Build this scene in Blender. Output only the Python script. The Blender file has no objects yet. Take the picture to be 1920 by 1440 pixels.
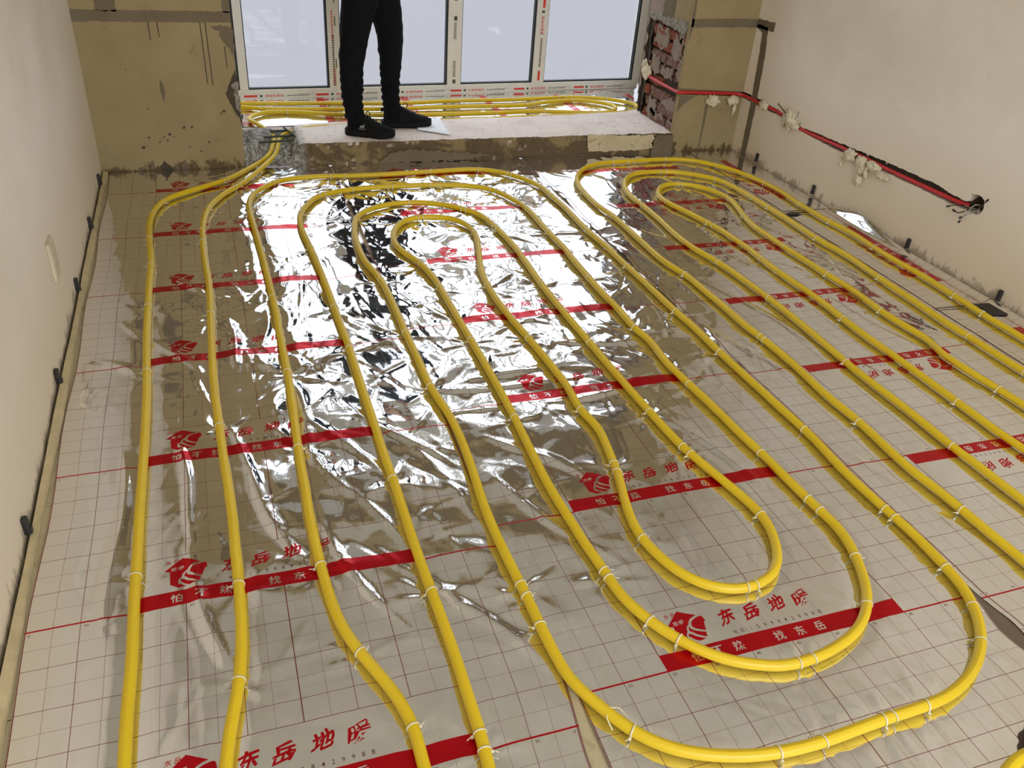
import bpy, bmesh, math, random
import numpy as np
from mathutils import Vector, Matrix, noise, kdtree

random.seed(7)
rng = np.random.RandomState(11)
SC = bpy.context.scene
COL = SC.collection

# ------------------------------------------------------------------ camera
cam_data = bpy.data.cameras.new('camera')
cam_data.sensor_width = 36.0
cam_data.lens = 1555.58 / 1920 * 36.0
cam_data.clip_start = 0.02
cam = bpy.data.objects.new('camera', cam_data)
COL.objects.link(cam)
RX = Vector((0.944811, -0.320438, 0.068199))
UP = Vector((0.118710, 0.528871, 0.840359))
FW = Vector((0.305352, 0.785885, -0.537722))
cam.matrix_world = Matrix(((RX.x, UP.x, -FW.x, 0.468675), (RX.y, UP.y, -FW.y, -0.848954), (RX.z, UP.z, -FW.z, 1.377971), (0, 0, 0, 1)))
SC.camera = cam

# ------------------------------------------------------------------ daylight: a hazy white sky, darker towards the ground
world = bpy.data.worlds.new('hazy_sky')
SC.world = world
world.use_nodes = True
wt = world.node_tree
wt.nodes.clear()
w_out = wt.nodes.new('ShaderNodeOutputWorld')
w_bg = wt.nodes.new('ShaderNodeBackground')
w_tc = wt.nodes.new('ShaderNodeTexCoord')
w_sep = wt.nodes.new('ShaderNodeSeparateXYZ')
w_ramp = wt.nodes.new('ShaderNodeValToRGB')
w_map = wt.nodes.new('ShaderNodeMapRange')
w_map.inputs['From Min'].default_value = -1
w_map.inputs['From Max'].default_value = 1
el = w_ramp.color_ramp.elements
el[0].position = 0.0; el[0].color = (0.100, 0.100, 0.112, 1)
el[1].position = 1.0; el[1].color = (1.10, 1.13, 1.22, 1)            # overcast: the zenith is the brightest part
for p_, c_ in ((0.47, (0.116, 0.115, 0.130)), (0.505, (0.225, 0.235, 0.268)), (0.62, (0.27, 0.288, 0.335)), (0.78, (0.46, 0.478, 0.53))):
    e = el.new(p_); e.color = c_ + (1,)
wt.links.new(w_tc.outputs['Generated'], w_sep.inputs[0])
wt.links.new(w_sep.outputs['Z'], w_map.inputs['Value'])
wt.links.new(w_map.outputs[0], w_ramp.inputs[0])
wt.links.new(w_ramp.outputs[0], w_bg.inputs['Color'])
w_bg.inputs['Strength'].default_value = 5.5
wt.links.new(w_bg.outputs[0], w_out.inputs[0])

# balcony daylight gets a portal; the rear area light is an added unseen fill
def area(name, loc, rot, sx, sy, power, color, portal=False):
    l = bpy.data.lights.new(name, 'AREA')
    l.shape = 'RECTANGLE'; l.size = sx; l.size_y = sy
    l.energy = power; l.color = color
    if portal: l.cycles.is_portal = True
    o = bpy.data.objects.new(name, l)
    o.location = loc; o.rotation_euler = rot
    COL.objects.link(o)
    return o
area('window_portal', (1.9, 4.20, 1.2), (math.radians(-90), 0, 0), 3.0, 2.3, 0, (1, 1, 1), True)
area('rear_fill_light', (1.65, -3.05, 1.75), (math.radians(94), 0, 0), 2.4, 1.3, 78, (0.94, 0.97, 1.0))
SC.view_settings.view_transform = 'Standard'
SC.view_settings.look = 'None'
SC.view_settings.gamma = 1.0
SC.view_settings.exposure = 0.0
SC.view_settings.use_curve_mapping = False
SC.cycles.max_bounces = 10
SC.cycles.glossy_bounces = 6
SC.cycles.diffuse_bounces = 5
SC.cycles.transparent_max_bounces = 12
SC.cycles.sample_clamp_indirect = 4.0

# ------------------------------------------------------------------ helpers
def link(o, parent=None):
    COL.objects.link(o)
    if parent is not None: o.parent = parent
    return o
def tag(o, label=None, cat=None, group=None, kind=None):
    if label: o['label'] = label
    if cat: o['category'] = cat
    if group: o['group'] = group
    if kind: o['kind'] = kind
    return o
def empty(name, loc=(0, 0, 0), rz=0.0, parent=None):
    o = bpy.data.objects.new(name, None)
    o.location = loc; o.rotation_euler = (0, 0, rz)
    o.empty_display_size = 0.05
    return link(o, parent)
def mesh_obj(name, V, F, mat, parent=None, smooth=False, uvs=None):
    me = bpy.data.meshes.new(name)
    me.from_pydata([tuple(v) for v in V], [], [tuple(f) for f in F])
    me.materials.append(mat)
    if smooth: me.shade_smooth()
    if uvs is not None:
        ul = me.uv_layers.new(name='print')
        li = np.empty(len(me.loops), dtype=np.int32)
        me.loops.foreach_get('vertex_index', li)
        ul.data.foreach_set('uv', np.asarray(uvs, dtype=np.float32)[li].ravel())
    me.update()
    return link(bpy.data.objects.new(name, me), parent)
class MB:
    """collects boxes, tubes and sheets for ONE mesh object"""
    def __init__(s): s.V = []; s.F = []
    def add(s, V, F):
        n = len(s.V); s.V += [tuple(v) for v in V]; s.F += [tuple(i + n for i in f) for f in F]; return s
    def box(s, x0, x1, y0, y1, z0, z1):
        V = [(x0, y0, z0), (x1, y0, z0), (x1, y1, z0), (x0, y1, z0), (x0, y0, z1), (x1, y0, z1), (x1, y1, z1), (x0, y1, z1)]
        return s.add(V, [(3, 2, 1, 0), (4, 5, 6, 7), (0, 1, 5, 4), (1, 2, 6, 5), (2, 3, 7, 6), (3, 0, 4, 7)])
    def tube(s, pts, r, n=10, cap=True, taper=None):
        P = [Vector(p) for p in pts]; m = len(P); V = []; F = []
        nrm = None
        for i, p in enumerate(P):
            t = (P[min(i + 1, m - 1)] - P[max(i - 1, 0)]).normalized()
            if nrm is None:
                a = Vector((0, 0, 1)) if abs(t.z) < 0.9 else Vector((1, 0, 0))
                nrm = a.cross(t).normalized()
            nrm = (nrm - t * nrm.dot(t)).normalized()
            b = t.cross(nrm)
            rr = r if taper is None else r * taper(i / (m - 1))
            for k in range(n):
                a = 2 * math.pi * k / n
                V.append(p + nrm * (math.cos(a) * rr) + b * (math.sin(a) * rr))
        for i in range(m - 1):
            for k in range(n):
                F.append((i * n + k, i * n + (k + 1) % n, (i + 1) * n + (k + 1) % n, (i + 1) * n + k))
        if cap:
            F.append(tuple(range(n - 1, -1, -1))); F.append(tuple((m - 1) * n + k for k in range(n)))
        return s.add(V, F)
    def build(s, name, mat, parent=None, smooth=False):
        return mesh_obj(name, s.V, s.F, mat, parent, smooth)
def bevel(o, w, seg=1):
    m = o.modifiers.new('bevel', 'BEVEL'); m.width = w; m.segments = seg; m.limit_method = 'ANGLE'
    return o
def fbm(x, y, z=0.0, o=3):
    return noise.fractal(Vector((x, y, z)), 1.0, 2.0, o)

# ------------------------------------------------------------------ materials
MATS = {}
def nodes(name):
    m = bpy.data.materials.new(name); m.use_nodes = True
    nt = m.node_tree
    return m, nt, nt.nodes['Principled BSDF']
def N(nt, kind, **kw):
    n = nt.nodes.new(kind)
    for k, v in kw.items():
        if k in n.inputs: n.inputs[k].default_value = v
        else: setattr(n, k, v)
    return n
def ramp(nt, fac, stops):
    r = nt.nodes.new('ShaderNodeValToRGB')
    el = r.color_ramp.elements
    el[0].position = stops[0][0]; el[0].color = stops[0][1]
    el[1].position = stops[-1][0]; el[1].color = stops[-1][1]
    for p, c in stops[1:-1]:
        e = el.new(p); e.color = c
    nt.links.new(fac, r.inputs[0])
    return r.outputs[0]
def mix(nt, fac, a, b):
    m = nt.nodes.new('ShaderNodeMix'); m.data_type = 'RGBA'
    for s, v in ((m.inputs[0], fac), (m.inputs[6], a), (m.inputs[7], b)):
        if isinstance(v, bpy.types.NodeSocket): nt.links.new(v, s)
        elif isinstance(v, (int, float)): s.default_value = v
        else: s.default_value = tuple(v) + ((1,) if len(v) == 3 else ())
    return m.outputs[2]
def obj_coord(nt, scale=(1, 1, 1)):
    g = nt.nodes.new('ShaderNodeNewGeometry')
    mp = nt.nodes.new('ShaderNodeMapping'); mp.inputs['Scale'].default_value = scale
    nt.links.new(g.outputs['Position'], mp.inputs[0])
    return mp.outputs[0]
def noise_fac(nt, vec, scale, detail=4, rough=0.55, dist=0.0):
    n = N(nt, 'ShaderNodeTexNoise', Scale=scale, Detail=detail, Roughness=rough, Distortion=dist)
    nt.links.new(vec, n.inputs['Vector'])
    return n.outputs['Fac']
def bump(nt, bsdf, height, strength=0.3, dist=0.002):
    b = N(nt, 'ShaderNodeBump', Strength=strength, Distance=dist)
    nt.links.new(height, b.inputs['Height']); nt.links.new(b.outputs[0], bsdf.inputs['Normal'])
def simple(name, col, rough=0.6, metal=0.0, var=0.12, scale=20, bumps=0.0, bdist=0.002, coord=(1, 1, 1), spec=None):
    m, nt, b = nodes(name)
    v = obj_coord(nt, coord)
    f = noise_fac(nt, v, scale)
    lo = tuple(c * (1 - var) for c in col); hi = tuple(min(1, c * (1 + var)) for c in col)
    nt.links.new(mix(nt, ramp(nt, f, [(0.3, (0, 0, 0, 1)), (0.7, (1, 1, 1, 1))]), lo, hi), b.inputs['Base Color'])
    b.inputs['Roughness'].default_value = rough; b.inputs['Metallic'].default_value = metal
    if spec is not None: b.inputs['Specular IOR Level'].default_value = spec
    if bumps: bump(nt, b, f, bumps, bdist)
    MATS[name] = m
    return m
def plaster(name, base, dirt, dirt_amt, low_dirt_shade=0.0, rough=0.9, mott=(1.5, 7), bstr=0.35, pos=0.62):
    """old lime plaster: cloudy tone, specks, grime that is thicker just above the floor"""
    m, nt, b = nodes(name)
    v = obj_coord(nt)
    cloud = noise_fac(nt, v, mott[0], 5, 0.6, 0.4)
    fine = noise_fac(nt, v, mott[1], 6, 0.65, 0.6)
    speck = noise_fac(nt, v, 60, 3, 0.7)
    c = mix(nt, ramp(nt, cloud, [(0.35, (0, 0, 0, 1)), (0.7, (1, 1, 1, 1))]), base, tuple(x * y for x, y in zip(base, (0.86, 0.83, 0.76))))
    c = mix(nt, ramp(nt, fine, [(pos, (0, 0, 0, 1)), (pos + 0.14, (dirt_amt,) * 3 + (1,))]), c, dirt)
    c = mix(nt, ramp(nt, speck, [(0.70, (0, 0, 0, 1)), (0.74, (0.7,) * 3 + (1,))]), c, tuple(x * 0.55 for x in base))
    if low_dirt_shade and name != 'plaster_back':               # light falloff painted in: wall tone darkens and yellows towards the floor
        sz = nt.nodes.new('ShaderNodeSeparateXYZ'); nt.links.new(v, sz.inputs[0])
        za = N(nt, 'ShaderNodeMath', operation='MULTIPLY_ADD'); nt.links.new(cloud, za.inputs[0]); za.inputs[1].default_value = 0.5; nt.links.new(sz.outputs['Z'], za.inputs[2])
        c = mix(nt, ramp(nt, za.outputs[0], [(0.22, (1, 1, 1, 1)), (0.75, (0, 0, 0, 1))]), c, tuple(x * y for x, y in zip(base, (0.84, 0.76, 0.62))))
    if low_dirt_shade:
        sep = nt.nodes.new('ShaderNodeSeparateXYZ'); nt.links.new(v, sep.inputs[0])
        v2 = obj_coord(nt, (1, 1, 0.45))
        st = noise_fac(nt, v2, 16, 5, 0.7, 0.5)
        mp = N(nt, 'ShaderNodeMapRange'); mp.inputs['From Min'].default_value = 0.0; mp.inputs['From Max'].default_value = 0.11
        mp.inputs['To Min'].default_value = 0.23; mp.inputs['To Max'].default_value = -0.2
        nt.links.new(sep.outputs['Z'], mp.inputs['Value'])
        ad = N(nt, 'ShaderNodeMath', operation='ADD'); nt.links.new(st, ad.inputs[0]); nt.links.new(mp.outputs[0], ad.inputs[1])
        c = mix(nt, ramp(nt, ad.outputs[0], [(0.60, (0, 0, 0, 1)), (0.68, (low_dirt_shade,) * 3 + (1,))]), c, tuple(x * 0.6 for x in dirt))
    nt.links.new(c, b.inputs['Base Color'])
    b.inputs['Roughness'].default_value = rough
    b.inputs['Specular IOR Level'].default_value = 0.2
    f2 = noise_fac(nt, v, 25, 5, 0.6)
    bump(nt, b, f2, bstr, 0.002)
    MATS[name] = m
    return m
plaster('plaster_left', (0.88, 0.84, 0.79), (0.42, 0.35, 0.26), 0.35, 0.55, pos=0.66)
plaster('plaster_right', (0.88, 0.82, 0.74), (0.45, 0.34, 0.22), 0.4, 0.62, pos=0.68)
plaster('plaster_back', (0.355, 0.282, 0.155), (0.20, 0.135, 0.065), 0.65, 0.95, mott=(4, 9), pos=0.60)
plaster('ceiling_white', (0.86, 0.86, 0.82), (0.7, 0.66, 0.58), 0.2)
plaster('cement_grey', (0.19, 0.155, 0.105), (0.17, 0.14, 0.10), 0.6, mott=(8, 22), bstr=0.8)
plaster('cement_dark', (0.085, 0.07, 0.05), (0.05, 0.04, 0.03), 0.6, mott=(8, 30), bstr=0.9)
plaster('concrete_top', (0.62, 0.53, 0.49), (0.30, 0.23, 0.19), 0.7, mott=(5, 16), bstr=0.9, pos=0.56)
plaster('plaster_patch', (0.62, 0.53, 0.37), (0.25, 0.18, 0.10), 0.8, mott=(8, 26), bstr=0.6, pos=0.54)
plaster('rubble', (0.34, 0.31, 0.26), (0.16, 0.14, 0.11), 0.9, mott=(14, 45), bstr=1.0, pos=0.46)
plaster('mortar', (0.30, 0.24, 0.19), (0.2, 0.15, 0.12), 0.8, mott=(8, 30), bstr=1.0, pos=0.5)
plaster('brick_red', (0.27, 0.075, 0.042), (0.20, 0.13, 0.10), 0.85, mott=(9, 30), bstr=1.0, pos=0.52)
plaster('brick_dusty', (0.19, 0.10, 0.075), (0.28, 0.21, 0.16), 0.85, mott=(9, 26), bstr=1.0, pos=0.5)
plaster('board_beige', (0.50, 0.43, 0.28), (0.3, 0.23, 0.14), 0.5, mott=(4, 22), pos=0.55)
plaster('floor_slab', (0.16, 0.12, 0.09), (0.1, 0.08, 0.05), 0.6)
plaster('foam_cream', (0.74, 0.68, 0.52), (0.5, 0.42, 0.28), 0.5, mott=(14, 40), bstr=0.8, pos=0.58)
simple('upvc', (0.80, 0.78, 0.71), 0.32, var=0.03)
simple('upvc_pink', (0.72, 0.62, 0.60), 0.4, var=0.04)
simple('gasket_black', (0.012, 0.014, 0.014), 0.6)
simple('tape_red', (0.72, 0.045, 0.03), 0.4, var=0.1)
simple('tape_dark', (0.06, 0.075, 0.05), 0.5)
simple('edge_strip_foam', (0.56, 0.46, 0.27), 0.6, var=0.12, scale=30)
simple('clip_black', (0.022, 0.02, 0.02), 0.55)
simple('conduit_red', (0.55, 0.022, 0.025), 0.38, var=0.08)
simple('wire_grey', (0.33, 0.31, 0.27), 0.5)
simple('wire_black', (0.018, 0.016, 0.015), 0.5)
simple('rebar_steel', (0.05, 0.06, 0.045), 0.55, 0.4, var=0.3, bumps=0.4)
simple('trouser_black', (0.006, 0.006, 0.008), 0.9, var=0.3, scale=60, bumps=0.3, spec=0.15)
simple('jacket_black', (0.022, 0.036, 0.048), 0.8, var=0.3, scale=50, bumps=0.2, spec=0.25)
simple('shoe_black', (0.006, 0.006, 0.007), 0.8, var=0.3, scale=300, bumps=0.5, spec=0.2)
simple('sole_black', (0.008, 0.008, 0.008), 0.8, bumps=0.3, scale=120, spec=0.2)
simple('skin', (0.55, 0.33, 0.22), 0.5, var=0.06)
simple('hair_black', (0.01, 0.009, 0.008), 0.5, bumps=0.6, scale=200)
simple('white_mark', (0.5, 0.5, 0.5), 0.5)
simple('paper_white', (0.86, 0.87, 0.90), 0.6, var=0.02)
simple('cover_cream', (0.62, 0.54, 0.40), 0.45, var=0.08)
simple('tie_cream', (0.72, 0.66, 0.48), 0.4, var=0.06)
simple('twig_brown', (0.12, 0.07, 0.035), 0.8)
simple('plastic_silver', (0.8, 0.8, 0.8), 0.25, 0.8, var=0.05)

def pipe_material():
    m, nt, b = nodes('pipe_yellow')
    uv = N(nt, 'ShaderNodeUVMap', uv_map='print')
    sep = nt.nodes.new('ShaderNodeSeparateXYZ'); nt.links.new(uv.outputs[0], sep.inputs[0])
    # a broken line of tiny dark characters along one side
    def fn(op, a, bb):
        n = N(nt, 'ShaderNodeMath', operation=op)
        for i, q in enumerate((a, bb)):
            if q is None: continue
            if isinstance(q, bpy.types.NodeSocket): nt.links.new(q, n.inputs[i])
            else: n.inputs[i].default_value = q
        return n.outputs[0]
    around = fn('COMPARE', sep.outputs[1], 0.30); around.node.inputs[2].default_value = 0.022
    comb = nt.nodes.new('ShaderNodeCombineXYZ')
    nt.links.new(fn('MULTIPLY', sep.outputs[0], 230), comb.inputs[0]); nt.links.new(fn('MULTIPLY', sep.outputs[1], 50), comb.inputs[1])
    n1 = noise_fac(nt, comb.outputs[0], 1.0, 2, 0.6)
    ch = fn('GREATER_THAN', n1, 0.5)
    word = fn('LESS_THAN', fn('FRACT', fn('MULTIPLY', sep.outputs[0], 1.45), None), 0.42)
    mask = fn('MULTIPLY', fn('MULTIPLY', around, ch), word)
    v = obj_coord(nt)
    f = noise_fac(nt, v, 9)
    base = mix(nt, f, (0.66, 0.46, 0.007), (0.75, 0.53, 0.012))
    nt.links.new(mix(nt, fn('MULTIPLY', mask, 0.85), base, (0.04, 0.03, 0.01)), b.inputs['Base Color'])
    b.inputs['Roughness'].default_value = 0.40
    b.inputs['Specular IOR Level'].default_value = 0.5
    MATS['pipe_yellow'] = m
pipe_material()

# glass: clear sheet with a mirror film of its own
m, nt, b = nodes('window_glass')
nt.nodes.remove(b)
tr = N(nt, 'ShaderNodeBsdfTransparent'); tr.inputs[0].default_value = (0.93, 0.95, 0.95, 1)
gl = N(nt, 'ShaderNodeBsdfGlossy'); gl.inputs['Roughness'].default_value = 0.02
fr = N(nt, 'ShaderNodeFresnel', IOR=1.45)
ms = nt.nodes.new('ShaderNodeMixShader')
fm = N(nt, 'ShaderNodeMath', operation='MULTIPLY'); fm.inputs[1].default_value = 0.35; nt.links.new(fr.outputs[0], fm.inputs[0]); nt.links.new(fm.outputs[0], ms.inputs[0]); nt.links.new(tr.outputs[0], ms.inputs[1]); nt.links.new(gl.outputs[0], ms.inputs[2])
nt.links.new(ms.outputs[0], nt.nodes['Material Output'].inputs[0])
MATS['glass'] = m

# ------------------------------------------------------------------ the print on the foil (one repeat: 1.0 m across the roll, 0.5 m along it)
PW, PH, SS = 2048, 1024, 2            # picture of the flat print, drawn here stroke by stroke
INK = np.zeros((PH * SS, PW * SS), np.float32)     # 1 = red ink, 2 = dark red line, 3 = dark text; negative = knocked out
def ppx(u, v): return u * PW * SS, v / 0.5 * PH * SS
def rect(u0, u1, v0, v1, val):
    a, c = ppx(u0, v0); b_, d = ppx(u1, v1)
    ys = np.arange(int(round(c)), max(int(round(c)) + 1, int(round(d)))) % (PH * SS)
    xs = np.arange(max(0, int(round(a))), min(PW * SS, max(int(round(a)) + 1, int(round(b_)))))
    if len(xs): INK[np.ix_(ys, xs)] = val
def tri_fill(T, val):
    for (x0, y0), (x1, y1), (x2, y2) in T:
        xa, xb = int(max(0, math.floor(min(x0, x1, x2)))), int(min(PW * SS - 1, math.ceil(max(x0, x1, x2))))
        ya, yb = int(math.floor(min(y0, y1, y2))), int(math.ceil(max(y0, y1, y2)))
        if xb <= xa or yb <= ya: continue
        X, Y = np.meshgrid(np.arange(xa, xb + 1) + .5, np.arange(ya, yb + 1) + .5)
        d = (x1 - x0) * (y2 - y0) - (x2 - x0) * (y1 - y0)
        if abs(d) < 1e-9: continue
        a = ((x1 - X) * (y2 - Y) - (x2 - X) * (y1 - Y)) / d
        b_ = ((x2 - X) * (y0 - Y) - (x0 - X) * (y2 - Y)) / d
        ins = (a >= -1e-3) & (b_ >= -1e-3) & (1 - a - b_ >= -1e-3)
        yy, xx = np.nonzero(ins)
        INK[(yy + ya) % (PH * SS), xx + xa] = val
def glyph(txt, u, v, size, val, rot=0.0, shear=0.0, bold=0.0, brush=0.0, sx=1.0):
    """draws a character centred on (u, v); size = height of the character body in metres"""
    cu = bpy.data.curves.new('g', 'FONT'); cu.body = txt; cu.size = 1.0; cu.offset = bold; cu.resolution_u = 3
    cu.align_x = 'CENTER'
    o = bpy.data.objects.new('g', cu); COL.objects.link(o)
    dg = bpy.context.evaluated_depsgraph_get()
    me = bpy.data.meshes.new_from_object(o.evaluated_get(dg))
    me.calc_loop_triangles()
    P = np.array([(q.co.x, q.co.y) for q in me.vertices]) if len(me.vertices) else np.zeros((0, 2))
    T = [tuple(t.vertices) for t in me.loop_triangles]
    bpy.data.objects.remove(o); bpy.data.curves.remove(cu); bpy.data.meshes.remove(me)
    if not len(P): return
    lo, hi = P.min(0), P.max(0)
    k = size / max(hi[1] - lo[1], 0.55 * (hi[0] - lo[0]) if len(txt) == 1 else 1e-6)
    Q = (P - (lo + hi) / 2) * k
    Q[:, 0] *= sx
    if brush:
        Q[:, 0] += brush * size * np.sin(Q[:, 1] / size * 5 + 1.0) * 0.35
        Q[:, 1] += brush * size * (np.sin(Q[:, 0] / size * 4.2 + .5) * 0.3 + Q[:, 0] / size * 0.35)
    Q[:, 0] += shear * Q[:, 1]
    c, s = math.cos(rot), math.sin(rot)
    Q = Q @ np.array([[c, s], [-s, c]])
    pts = [ppx(u + q[0], v + q[1]) for q in Q]
    tri_fill([(pts[i], pts[j], pts[l]) for i, j, l in T], val)
def poly(pts, val):
    from mathutils.geometry import tessellate_polygon
    V3 = [Vector((a, b_, 0)) for a, b_ in pts]
    P = [ppx(a, b_) for a, b_ in pts]
    tri_fill([(P[i], P[j], P[l]) for i, j, l in tessellate_polygon([V3])], val)

# ruled grid, full lines each 10 cm and finer dotted ones between
def hline(v, w, val, u0=0.0, u1=1.0): rect(u0, u1, v - w / 2, v + w / 2, val)
def vline(u, w, val, v0, v1): rect(u - w / 2, u + w / 2, v0, v1, val)
for k in range(1, 10):
    v = k * 0.05
    for q in ([(0, 1)] if v > 0.155 else [(0, .2), (.8, 1)]):
        if k % 2 == 0: hline(v, 0.0013, 2, *q)
        else:
            for i in range(int(q[0] * 400), int(q[1] * 400)): rect(i / 400, i / 400 + 0.0016, v - .0005, v + .0005, 2)
for k in range(1, 20):
    u = k * 0.05
    v0 = 0.0 if (u < .19 or u > .81) else 0.148
    if k % 2 == 0: vline(u, 0.0020 if k == 10 else 0.0014, 2, v0, 0.5)
    else:
        for i in range(int(v0 * 400), 200): rect(u - .0005, u + .0005, i / 400, i / 400 + 0.0016, 2)
vline(0.0015, 0.002, 2, 0, .5); vline(0.9985, 0.002, 2, 0, .5)
hline(0.148, 0.0014, 2, .2, .8)
vline(0.2, 0.0022, 2, 0.04, 0.148); vline(0.8, 0.0022, 2, 0.04, 0.148)
# the bold zero line with its red band
rect(0, 1, -0.002, 0.0022, 1)
rect(0.2, 0.8, -0.002, 0.041, 1)
rect(0.665, 0.8, 0.0015, 0.0405, 1)
# figures under the line
for k in range(0, 10):
    glyph(str(k * 10), (0.0085 if k == 0 else k * 0.1 + 0.0115), -0.0095, 0.0068, 3, sx=1.1, bold=0.005)
glyph('0', 0.9915, -0.0095, 0.0068, 3, sx=1.1, bold=0.005)
# slogan knocked out of the band
for ch, u in (('怕', .281), ('不', .331), ('热', .380), ('找', .482), ('东', .535), ('岳', .586)):
    glyph(ch, u, 0.0195, 0.0245, 0, bold=0.016)
# firm name in brush lettering, telephone line
for ch, u, dv, r in (('东', .396, -.001, .05), ('岳', .457, -.003, -.02), ('地', .527, .003, .04), ('暖', .593, .002, .02)):
    glyph(ch, u, 0.098 + dv, 0.040, 1, rot=r, shear=0.12, bold=0.008 if ch == '暖' else 0.028, brush=0.22, sx=1.02)
for i, ch in enumerate('电话'): glyph(ch, .393 + i * .0165, 0.0535, 0.0105, 3, bold=0.006)
glyph(':', .4205, .0535, 0.0065, 3, bold=0.006)
for i, ch in enumerate('15998429988'):
    glyph(ch, .4325 + i * .0178, 0.0535, 0.0098, 3, sx=0.95, bold=0.004)
# house emblem: a leaning red house with three pale swooshes sweeping through it
poly([(.255, .104), (.294, .138), (.343, .112), (.345, .099), (.340, .096), (.326, .056), (.285, .049), (.268, .062), (.267, .1)], 1)
def swoosh(pts, w0, w1, val=0):
    P = []
    n = 14
    for i in range(n + 1):
        t = i / n
        a = (1 - t) ** 2; b_ = 2 * t * (1 - t); c = t * t
        P.append((a * pts[0][0] + b_ * pts[1][0] + c * pts[2][0], a * pts[0][1] + b_ * pts[1][1] + c * pts[2][1], w0 + (w1 - w0) * t))
    for i in range(n):
        (x0, y0, w), (x1, y1, w2) = P[i], P[i + 1]
        d = math.hypot(x1 - x0, y1 - y0) + 1e-9; nx, ny = -(y1 - y0) / d, (x1 - x0) / d
        A, B, C, D = ppx(x0 + nx * w, y0 + ny * w), ppx(x0 - nx * w, y0 - ny * w), ppx(x1 - nx * w2, y1 - ny * w2), ppx(x1 + nx * w2, y1 + ny * w2)
        tri_fill([(A, B, C), (A, C, D)], val)
swoosh([(.343, .117), (.300, .112), (.306, .086)], .0022, .0035)
swoosh([(.306, .088), (.312, .078), (.345, .067)], .0038, .0016)
swoosh([(.306, .098), (.290, .090), (.296, .074)], .0016, .0030)
swoosh([(.297, .078), (.304, .064), (.336, .053)], .0034, .0014)
swoosh([(.296, .082), (.282, .074), (.288, .060)], .0014, .0026)
swoosh([(.288, .066), (.294, .054), (.322, .045)], .0030, .0012)
for i, ch in enumerate('东岳'): glyph(ch, .264 + i * .0165, .129 + i * .002, 0.0125, 1, bold=0.012, brush=.15)
for i, ch in enumerate('地暖'): glyph(ch, .275 + i * .0155, .107 + i * .001, 0.0115, 0, bold=0.008, brush=.15)

cols = {1: (0.52, 0.003, 0.010), 2: (0.20, 0.025, 0.025), 3: (0.10, 0.02, 0.02)}
acc = np.zeros((PH, PW, 4), np.float32)
I4 = INK.reshape(PH, SS, PW, SS)
for k, c in cols.items():
    a = (I4 == k).mean(axis=(1, 3))
    acc[..., 3] += a
    for j in range(3): acc[..., j] += a * c[j]
al = np.maximum(acc[..., 3:4], 1e-5)
acc[..., :3] = np.where(acc[..., 3:4] > 1e-4, acc[..., :3] / al, np.array([0.5, 0.02, 0.03], np.float32))
img = bpy.data.images.new('foil_print', PW, PH, alpha=True, float_buffer=True)
img.colorspace_settings.name = 'Non-Color'
img.alpha_mode = 'CHANNEL_PACKED'
img.pixels.foreach_set(acc.ravel()); img.update(); img.pack()
del acc, I4, INK

m, nt, b = nodes('foil_printed')
uvn = N(nt, 'ShaderNodeUVMap', uv_map='print')
tx = nt.nodes.new('ShaderNodeTexImage'); tx.image = img; tx.interpolation = 'Linear'; tx.extension = 'REPEAT'
nt.links.new(uvn.outputs[0], tx.inputs[0])
geo = obj_coord(nt)
tone = noise_fac(nt, geo, 1.2, 3)
silver = mix(nt, tone, (0.87, 0.87, 0.86), (0.83, 0.83, 0.82))
nt.links.new(mix(nt, tx.outputs['Alpha'], silver, tx.outputs['Color']), b.inputs['Base Color'])
mt = N(nt, 'ShaderNodeMapRange'); mt.inputs['To Min'].default_value = 0.97; mt.inputs['To Max'].default_value = 0.72
nt.links.new(tx.outputs['Alpha'], mt.inputs['Value']); nt.links.new(mt.outputs[0], b.inputs['Metallic'])
rr = N(nt, 'ShaderNodeMapRange'); rr.inputs['To Min'].default_value = 0.06; rr.inputs['To Max'].default_value = 0.26
nt.links.new(tx.outputs['Alpha'], rr.inputs['Value']); nt.links.new(rr.outputs[0], b.inputs['Roughness'])
at = N(nt, 'ShaderNodeAttribute', attribute_name='crinkle')
cr1 = noise_fac(nt, geo, 14, 3, 0.5, 1.2)
cr2 = noise_fac(nt, obj_coord(nt, (1, 0.35, 1)), 45, 2, 0.5, 0.8)
ab = N(nt, 'ShaderNodeMath', operation='MULTIPLY_ADD'); nt.links.new(cr2, ab.inputs[0]); ab.inputs[1].default_value = 0.08; nt.links.new(cr1, ab.inputs[2])
st = N(nt, 'ShaderNodeMapRange'); st.inputs['To Min'].default_value = 0.10; st.inputs['To Max'].default_value = 1.0
nt.links.new(at.outputs['Fac'], st.inputs['Value'])
bp = N(nt, 'ShaderNodeBump', Distance=0.0006)
nt.links.new(st.outputs[0], bp.inputs['Strength']); nt.links.new(ab.outputs[0], bp.inputs['Height']); nt.links.new(bp.outputs[0], b.inputs['Normal'])
MATS['foil'] = m

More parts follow.
